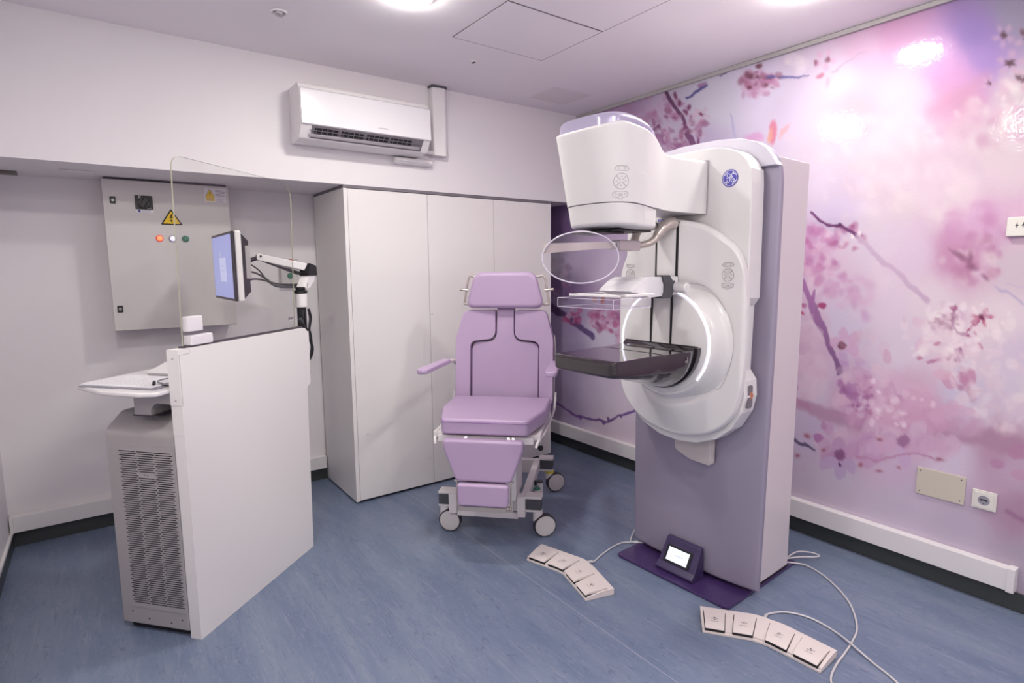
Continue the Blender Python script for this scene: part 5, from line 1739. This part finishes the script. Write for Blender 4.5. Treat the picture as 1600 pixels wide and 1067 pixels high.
# head cushion
MB().prism(rpoly([(-0.242, 1.262), (-0.182, 1.482), (0.182, 1.482), (0.242, 1.262)], [0.045, 0.075, 0.075, 0.045], 7), -0.02, 0.075, 'x', 0.028, 5,
           warp=lambda v: Vector((v.x - 0.055 - 0.02 * (v.z - 1.37) + 0.16 * v.y * v.y, v.y, v.z))).build('headrest', 'vinyl', CH)
for s in (-1, 1):
    poly = rpoly([(s * 0.297, 0.70), (s * 0.297, 1.08), (s * 0.25, 1.25), (s * 0.060, 1.25), (s * 0.060, 1.075), (s * 0.212, 1.062), (s * 0.212, 0.70)],
                 [0.01, 0.12, 0.05, 0.02, 0.055, 0.045, 0.005], 7)
    MB().prism(poly, -0.03, 0.045, 'x', 0.013, 4, warp=lambda v: rec(Vector((v.x + 0.35 * max(0, abs(v.y) - 0.06) ** 2 * 2, v.y, v.z)))).build('back_wing', 'vinyl', CH)
poly = rpoly([(-0.205, 0.70), (-0.207, 1.054), (-0.055, 1.062), (-0.053, 1.26), (0.053, 1.26), (0.055, 1.062), (0.207, 1.054), (0.205, 0.70)],
             [0.01, 0.05, 0.055, 0.01, 0.01, 0.055, 0.05, 0.01], 7)
MB().prism(poly, -0.035, 0.034, 'x', 0.013, 4, warp=rec).build('back_cushion', 'vinyl', CH)
MB().prism(rpoly([(-0.285, 0.68), (-0.285, 1.05), (-0.2, 1.2), (0.2, 1.2), (0.285, 1.05), (0.285, 0.68)], 0.05), -0.055, -0.026, 'x', 0.003, warp=rec).build('back_shell', 'frame', CH)
m = MB()
for s in (-1, 1):
    m.tube([(0.04, s * 0.299, 0.70), (0.0, s * 0.305, 1.0), (-0.02, s * 0.298, 1.1)], 0.006, 8)
m.build('back_rails', 'steel', CH)
m = MB()
for s in (-1, 1):
    m.tube([(-0.075, s * 0.12, 1.45), (-0.07, s * 0.20, 1.452), (-0.065, s * 0.235, 1.445), (-0.058, s * 0.262, 1.30), (-0.055, s * 0.255, 1.285), (-0.055, s * 0.2, 1.283)], 0.0065, 10)
    m.cyl((-0.06, s * 0.235, 1.368), (-0.058, s * 0.292, 1.375), 0.008, 12, 0.002)
m.build('headrest_bracket', 'champagne', CH)
# seat
poly = rpoly([(0.655, -0.222), (0.655, 0.222), (0.40, 0.287), (0.10, 0.292), (0.10, -0.292), (0.40, -0.287)], [0.035, 0.035, 0.08, 0.02, 0.02, 0.08], 6)
MB().prism(poly, 0.658, 0.742, 'z', 0.026, 5, warp=lambda v: Vector((v.x, v.y, v.z - 0.02 * max(0, (0.3 - v.x)) + 0.004))).build('seat', 'vinyl', CH)
m = MB().tube([(x * 1.004 - 0.001, y * 1.004, 0.7285) for x, y in poly if True], 0.0022, 6, closed=True, smooth=0)
m.build('seat_piping', 'vinyl_seam', CH)
m = MB()
m.box((0.08, -0.27, 0.630), (0.60, 0.27, 0.657), 0.004)
for s in (-1, 1):
    m.box((0.10, s * 0.272 - 0.010, 0.615), (0.60, s * 0.272 + 0.010, 0.66), 0.003)
    m.tube([(0.04, s * 0.31, 0.76), (0.06, s * 0.31, 0.71), (0.12, s * 0.306, 0.66), (0.45, s * 0.29, 0.635), (0.60, s * 0.272, 0.628), (0.63, s * 0.262, 0.60)], 0.008, 10)
m.box((0.60, -0.25, 0.615), (0.63, 0.25, 0.652), 0.004)
m.build('seat_frame', 'frame', CH)
m = MB()
for y_ in (-0.095, 0.125, 0.15):
    m.cyl((0.60, y_, 0.61), (0.655, y_, 0.648), 0.009, 12)
m.build('leg_rest_hinge', 'steel', CH)
m = MB()
m.cyl((0.40, 0.245, 0.60), (0.42, 0.262, 0.545), 0.006, 10)
m.slot(1).lathe([(0, -0.016), (0.012, -0.012), (0.016, 0), (0.012, 0.012), (0, 0.016)], at=(0.42, 0.262, 0.535), n=20)
m.build('release_lever', ['steel', 'black'], CH)
m = MB()
m.box((0.35, -0.24, 0.585), (0.5, -0.17, 0.615), 0.004).box((0.36, 0.15, 0.59), (0.5, 0.2, 0.615), 0.004)
m.build('actuators', 'black', CH)
m = MB().box((0.16, -0.10, 0.24), (0.34, 0.10, 0.63), 0.006)
m.slot(1).box((0.13, -0.12, 0.20), (0.37, 0.12, 0.45), 0.006)
m.build('lift_column', ['elec', 'white'], CH)
# leg rest
MB().prism(rpoly([(-0.208, 0.648), (0.208, 0.648), (0.205, 0.60), (0.142, 0.432), (-0.142, 0.432), (-0.205, 0.60)], [0.035, 0.035, 0.06, 0.03, 0.03, 0.06], 7), 0.645, 0.70, 'x', 0.022, 5).build('leg_rest', 'vinyl', CH)
MB().prism(rpoly([(-0.133, 0.425), (0.133, 0.425), (0.130, 0.308), (-0.130, 0.308)], 0.02, 6), 0.672, 0.718, 'x', 0.014, 4).build('calf_pad', 'vinyl', CH)
m = MB()
m.tube([(0.68, -0.13, 0.305), (0.68, -0.139, 0.33), (0.68, -0.139, 0.42), (0.68, -0.13, 0.43), (0.665, 0.13, 0.43), (0.68, 0.139, 0.42), (0.68, 0.139, 0.31), (0.69, 0.136, 0.29)], 0.0045, 8, smooth=3)
m.box((0.645, -0.13, 0.276), (0.70, 0.12, 0.302), 0.005)
m.cyl((0.67, 0.118, 0.289), (0.67, 0.142, 0.289), 0.011, 14, 0.002)
m.box((0.645, -0.11, 0.30), (0.665, 0.11, 0.60), 0.004)
m.build('foot_plate_frame', 'champagne', CH)
# arm rests
for s in (-1, 1):
    m = MB().prism(rpoly([(0.16, -0.027), (0.16, 0.027), (0.62, 0.03), (0.62, -0.03)], [0.01, 0.01, 0.028, 0.028], 6), 0.955, 0.982, 'z', 0.01, 4,
                   warp=lambda v, s=s: Vector((v.x, s * (0.325 + 0.02 * (v.x - 0.2)) + v.y, v.z + 0.035 * (v.x - 0.4))))
    m.build('armrest', 'vinyl', CH)
    m = MB().tube([(0.0, s * 0.30, 0.93), (0.06, s * 0.325, 0.945), (0.17, s * 0.325, 0.955)], 0.012, 12)
    m.cyl((0.0, s * 0.285, 0.93), (0.0, s * 0.322, 0.93), 0.018, 16, 0.002)
    m.build('armrest_bracket', 'frame', CH)
# base
m = MB()
m.box((0.30, -0.235, 0.135), (0.352, 0.165, 0.225), 0.004)
m.box((-0.32, -0.235, 0.135), (-0.27, 0.175, 0.225), 0.004)
for yr in (-0.215, 0.160):
    m.box((-0.28, yr - 0.022, 0.165), (0.31, yr + 0.022, 0.222), 0.004)
m.box((0.335, -0.268, 0.118), (0.39, -0.222, 0.235), 0.004)
m.box((0.335, 0.125, 0.118), (0.39, 0.172, 0.235), 0.004)
m.box((0.36, -0.225, 0.10), (0.375, 0.13, 0.135), 0.003)
m.box((0.10, -0.15, 0.13), (0.36, 0.10, 0.20), 0.004)
m.build('base_frame', 'frame', CH)
for (x, y, yw, gap_, ang_) in ((0.335, -0.285, -0.267, 'darkgrey', -12), (0.345, 0.290, 0.272, 'darkgrey', 10), (-0.315, -0.285, -0.28, 'darkgrey', 0), (-0.315, 0.290, 0.286, 'darkgrey', 18)):
    s = 1 if y > 0 else -1
    dy = 0.068 if (y > 0 and x > 0) else (0.062 if y > 0 else 0.0)
    ya_, yb_ = (0.235 - dy, 0.332 - dy) if s > 0 else (-0.335, -0.235)
    m = MB().box((x - 0.04, ya_, 0.222), (x + 0.035, yb_, 0.238), 0.005, 3)
    m.box((x - 0.035, ya_, 0.145), (x + 0.03, yb_ - s * 0.008, 0.16), 0.004)
    m.slot(1).box((x - 0.038, ya_ + 0.002, 0.16), (x + 0.033, yb_ - 0.003, 0.222), 0.003)
    m.build('corner_block', ['frame', 'darkgrey'], CH)
    c = Vector((x, s * 0.305 - dy, 0))
    mxw = Matrix.Translation((c.x, c.y, 0)) @ Matrix.Rotation(R(ang_ + 4), 4, 'Z')
    wx, wy = 0.022, -0.012
    # the wheel's disc faces the camera side (local x forward)
    hub = mxw @ Vector((0.012, 0.038, 0.065))
    axis = (mxw.to_3x3() @ Vector((1, 0.12, 0))).normalized()
    cs = MB()
    cs.cyl((c.x, c.y, 0.085), (c.x, c.y, 0.15), 0.028, 20, 0.004)
    cs.box((-0.03, -0.012, 0.06), (0.014, 0.03, 0.10), 0.006, mx=mxw)
    caster = cs.build('castor', 'frame', CH)
    mh = facing(hub, axis)
    MB().lathe([(0.054, -0.020), (0.064, -0.016), (0.065, 0.0), (0.064, 0.016), (0.058, 0.0205)], mx=mh, n=40).build('tyre', 'rubber', caster)
    MB().lathe([(0, -0.019), (0.055, -0.019), (0.0585, 0.0), (0.058, 0.0195), (0.05, 0.022), (0.02, 0.0245), (0, 0.025)], mx=mh, n=40).build('wheel_disc', 'wheel', caster)
    if x < 0 and y > 0:
        MB().cyl((c.x, c.y, 0.125), (c.x, c.y, 0.148), 0.0295, 24, 0.003).build('brake_ring', 'yellow', caster, label='yellow ring')
for (x, y, mt) in ((0.18, -0.262, 'green'), (0.10, 0.205, 'green'), (-0.02, 0.21, 'darkgrey')):
    m = MB().cyl((x, y, 0.07), (x, y, 0.17), 0.019, 20, 0.003)
    m.slot(1).cyl((x, y, 0.17), (x, y, 0.182), 0.021, 20, 0.003)
    m.build('pedal_knob', ['frame', mt], CH)
MB().cyl((0.03, 0.180, 0.185), (0.03, 0.196, 0.185), 0.016, 16, 0.003).build('pivot_cap', 'black', CH)


# ------------------------------------------------------------------ foot switches
def switch(outline, front_n, pedals, label, icons):
    """outline: floor outline; front_n: how many first points lie along the front (user) edge"""
    cx = sum(p[0] for p in outline) / len(outline)
    cy = sum(p[1] for p in outline) / len(outline)
    t = empty('foot_switch', (cx, cy, 0), 0, label, 'foot switch')
    tray = MB().prism(rpoly(outline, 0.005, 3), 0.0005, 0.010, 'z', 0.002).build('tray', 'pedal', t, world=True)
    fr = outline[:front_n]
    bk_ = outline[front_n:][::-1]
    # sloping deck set back from the front edge
    verts, faces = [], []
    n = 24

    def samp(pl, s):
        L_ = [0]
        for a, b_ in zip(pl, pl[1:]):
            L_.append(L_[-1] + math.dist(a, b_))
        d = s * L_[-1]
        for i in range(len(pl) - 1):
            if d <= L_[i + 1] + 1e-9:
                k = (d - L_[i]) / (L_[i + 1] - L_[i])
                return Vector((pl[i][0] + (pl[i + 1][0] - pl[i][0]) * k, pl[i][1] + (pl[i + 1][1] - pl[i][1]) * k))
        return Vector(pl[-1])
    # between pedals the deck reaches the front; under pedals it is cut away
    edges = sorted([v for a, b_ in pedals for v in (a, b_)])
    ss = sorted(set([0.0, 1.0] + edges + [i / 30 for i in range(31)]))
    m = MB()
    deck_h = lambda r_: 0.012 + 0.020 * r_ if r_ < 0.9 else 0.030

    def strip(s0, s1, r0, r1, hfun, bev=0.0015, zlo=0.009):
        k = max(2, int((s1 - s0) * 24) + 1)
        rows = 5
        vs, fs = [], []
        for i in range(k + 1):
            s = s0 + (s1 - s0) * i / k
            a, c = samp(fr, s), samp(bk_, s)
            for j_ in range(rows + 1):
                r_ = r0 + (r1 - r0) * j_ / rows
                p = a.lerp(c, r_)
                vs.append((p.x, p.y, hfun(r_)))
        for i in range(k + 1):
            s = s0 + (s1 - s0) * i / k
            a, c = samp(fr, s), samp(bk_, s)
            for r_ in (r0, r1):
                p = a.lerp(c, r_)
                vs.append((p.x, p.y, zlo))
        R1 = rows + 1
        base = (k + 1) * R1
        for i in range(k):
            for j_ in range(rows):
                a = i * R1 + j_
                fs.append((a, a + 1, a + R1 + 1, a + R1))
            fs.append((i * R1, (i + 1) * R1, base + (i + 1) * 2, base + i * 2))
            fs.append((i * R1 + rows, base + i * 2 + 1, base + (i + 1) * 2 + 1, (i + 1) * R1 + rows))
        fs.append(tuple([j_ for j_ in range(R1)] + [base + 1, base]))
        fs.append(tuple([k * R1 + j_ for j_ in range(R1)] + [base + k * 2 + 1, base + k * 2]))
        return vs, fs
    # back band along the full length
    v_, f_ = strip(0, 1, 0.80, 0.985, lambda r_: 0.031)
    m.raw(v_, f_)
    prev = 0.0
    for a, b_ in pedals + [(1.0, 1.0)]:
        if a - prev > 0.015:
            v_, f_ = strip(prev, a, 0.06, 0.81, lambda r_: 0.016 + 0.0155 * min(1, r_ / 0.7))
            m.raw(v_, f_)
        prev = b_
    m.build('deck', 'pedal', tray, world=True)
    m = MB()
    for a, b_ in pedals:
        v_, f_ = strip(a + 0.004, b_ - 0.004, 0.045, 0.8, lambda r_: 0.0205)
        m.raw(v_, f_)
    m.build('pedal_wells', 'slot', tray, world=True)
    for (a, b_), ic in zip(pedals, icons):
        v_, f_ = strip(a + 0.006, b_ - 0.006, 0.02, 0.78, lambda r_: 0.0315 + 0.004 * min(1, r_ * 2) - 0.008 * max(0, 0.12 - r_) / 0.12, zlo=0.0235)
        mp_ = MB().raw(v_, f_)
        ped = mp_.build('pedal', 'pedal', t, world=True)
        s = (a + b_) / 2
        c = samp(fr, s).lerp(samp(bk_, s), 0.42)
        xd = (samp(bk_, b_) - samp(bk_, a)).normalized()
        yd = (samp(bk_, s) - samp(fr, s)).normalized()
        o_ = Vector((c.x, c.y, 0.0359))

        def P_(u, v):
            return (o_.x + xd.x * u + yd.x * v, o_.y + xd.y * u + yd.y * v, o_.z)
        m = MB()
        if ic == 'arrows':
            for sg in (-1, 1):
                m.tube([P_(sg * 0.012, 0.004), P_(sg * 0.008, 0), P_(sg * 0.012, -0.004)], 0.0006, 5, smooth=0)
            m.tube([P_(0, -0.009), P_(0, 0.009)], 0.0008, 5, smooth=0)
            m.tube([P_(-0.005, -0.003), P_(0, -0.009), P_(0.005, -0.003)], 0.0008, 5, smooth=0)
            m.tube([P_(-0.005, 0.003), P_(0, 0.009), P_(0.005, 0.003)], 0.0008, 5, smooth=0)
        else:
            m.tube([P_(-0.012, -0.006), P_(0.004, -0.006), P_(0.006, -0.002), P_(0.004, 0.004), P_(-0.004, 0.004)], 0.0008, 5, smooth=0)
            m.tube([P_(-0.001, 0.008), P_(-0.006, 0.004), P_(-0.001, 0.0)], 0.0008, 5, smooth=0)
            m.tube([P_(0.012, -0.004), P_(0.012, 0.005)], 0.0008, 5, smooth=0)
        m.tube([P_(-0.016, -0.020), P_(0.014, -0.020)], 0.0005, 5, smooth=0)
        m.build('pedal_symbol', 'gap' if True else 'ink', ped, world=True)
    return t


o1 = [(-1.452, -1.222), (-1.398, -1.40), (-1.393, -1.44), (-1.459, -1.672), (-1.315, -1.712), (-1.252, -1.515), (-1.238, -1.43), (-1.312, -1.175)]
FS1 = switch(o1, 4, [(0.02, 0.235), (0.27, 0.475), (0.53, 0.735), (0.775, 0.985)], 'white four-pedal foot switch on the floor between the chair and the machine', ['bend', 'bend', 'arrows', 'arrows'])
o2 = [(-1.228, -2.125), (-1.115, -2.275), (-1.095, -2.33), (-1.083, -2.532), (-0.94, -2.525), (-0.945, -2.32), (-0.975, -2.21), (-1.115, -2.03)]
FS2 = switch(o2, 4, [(0.02, 0.195), (0.255, 0.43), (0.525, 0.72), (0.77, 0.975)], 'white four-pedal foot switch in front of the machine, nearest the camera', ['arrows', 'arrows', 'bend', 'bend'])


def cable(pts, label, parent=None, r=0.004):
    c = Vector(pts[0]) * 1.0
    m = MB().tube(pts, r, 10, smooth=10)
    if parent:
        m.build('cable', 'cable', parent, world=True)
    else:
        m.build('cable', 'cable', label=label, cat='cable', origin=(c.x, c.y, 0))


cable([(-1.245, -1.44, 0.016), (-1.215, -1.44, 0.014), (-1.19, -1.445, 0.006), (-1.10, -1.415, 0.005), (-1.0, -1.392, 0.005), (-0.93, -1.392, 0.008), (-0.89, -1.42, 0.012), (-0.86, -1.448, 0.019)],
      '', FS1)
MB().cyl((-1.247, -1.441, 0.016), (-1.195, -1.443, 0.010), 0.009, 14, 0.002, 0.006).build('cable_sleeve', 'cable', FS1, world=True)
cable([(-0.72, -1.40, 0.08), (-0.78, -1.365, 0.04), (-0.83, -1.375, 0.006), (-0.87, -1.41, 0.005), (-0.876, -1.45, 0.018), (-0.84, -1.478, 0.019)], 'short white cable rising beside the left foot of the machine')
cable([(-0.955, -2.235, 0.018), (-0.93, -2.225, 0.012), (-0.885, -2.222, 0.005), (-0.823, -2.255, 0.005), (-0.785, -2.317, 0.005), (-0.778, -2.382, 0.005), (-0.79, -2.45, 0.005), (-0.826, -2.519, 0.013), (-0.869, -2.625, 0.005),
       (-0.901, -2.70, 0.005), (-0.96, -2.79, 0.005), (-1.05, -2.93, 0.005)], '', FS2)
MB().cyl((-0.96, -2.24, 0.018), (-0.915, -2.222, 0.010), 0.009, 14, 0.002, 0.006).build('cable_sleeve', 'cable', FS2, world=True)
cable([(-0.44, -2.035, 0.02), (-0.42, -2.055, 0.017), (-0.36, -2.11, 0.006), (-0.392, -2.222, 0.005), (-0.489, -2.353, 0.005), (-0.587, -2.434, 0.005), (-0.70, -2.495, 0.005), (-0.80, -2.520, 0.005), (-0.90, -2.535, 0.005), (-1.0, -2.548, 0.005),
       (-1.09, -2.573, 0.005), (-1.16, -2.63, 0.005), (-1.25, -2.73, 0.005)], 'long white cable sweeping from behind the machine column past the near foot switch')
cable([(-0.44, -2.03, 0.02), (-0.40, -2.03, 0.022), (-0.31, -2.035, 0.03), (-0.245, -2.075, 0.024), (-0.235, -2.115, 0.02), (-0.27, -2.105, 0.02), (-0.33, -2.07, 0.024), (-0.40, -2.045, 0.03), (-0.43, -2.04, 0.032)],
      'narrow loop of white cable lying behind the right side of the machine')
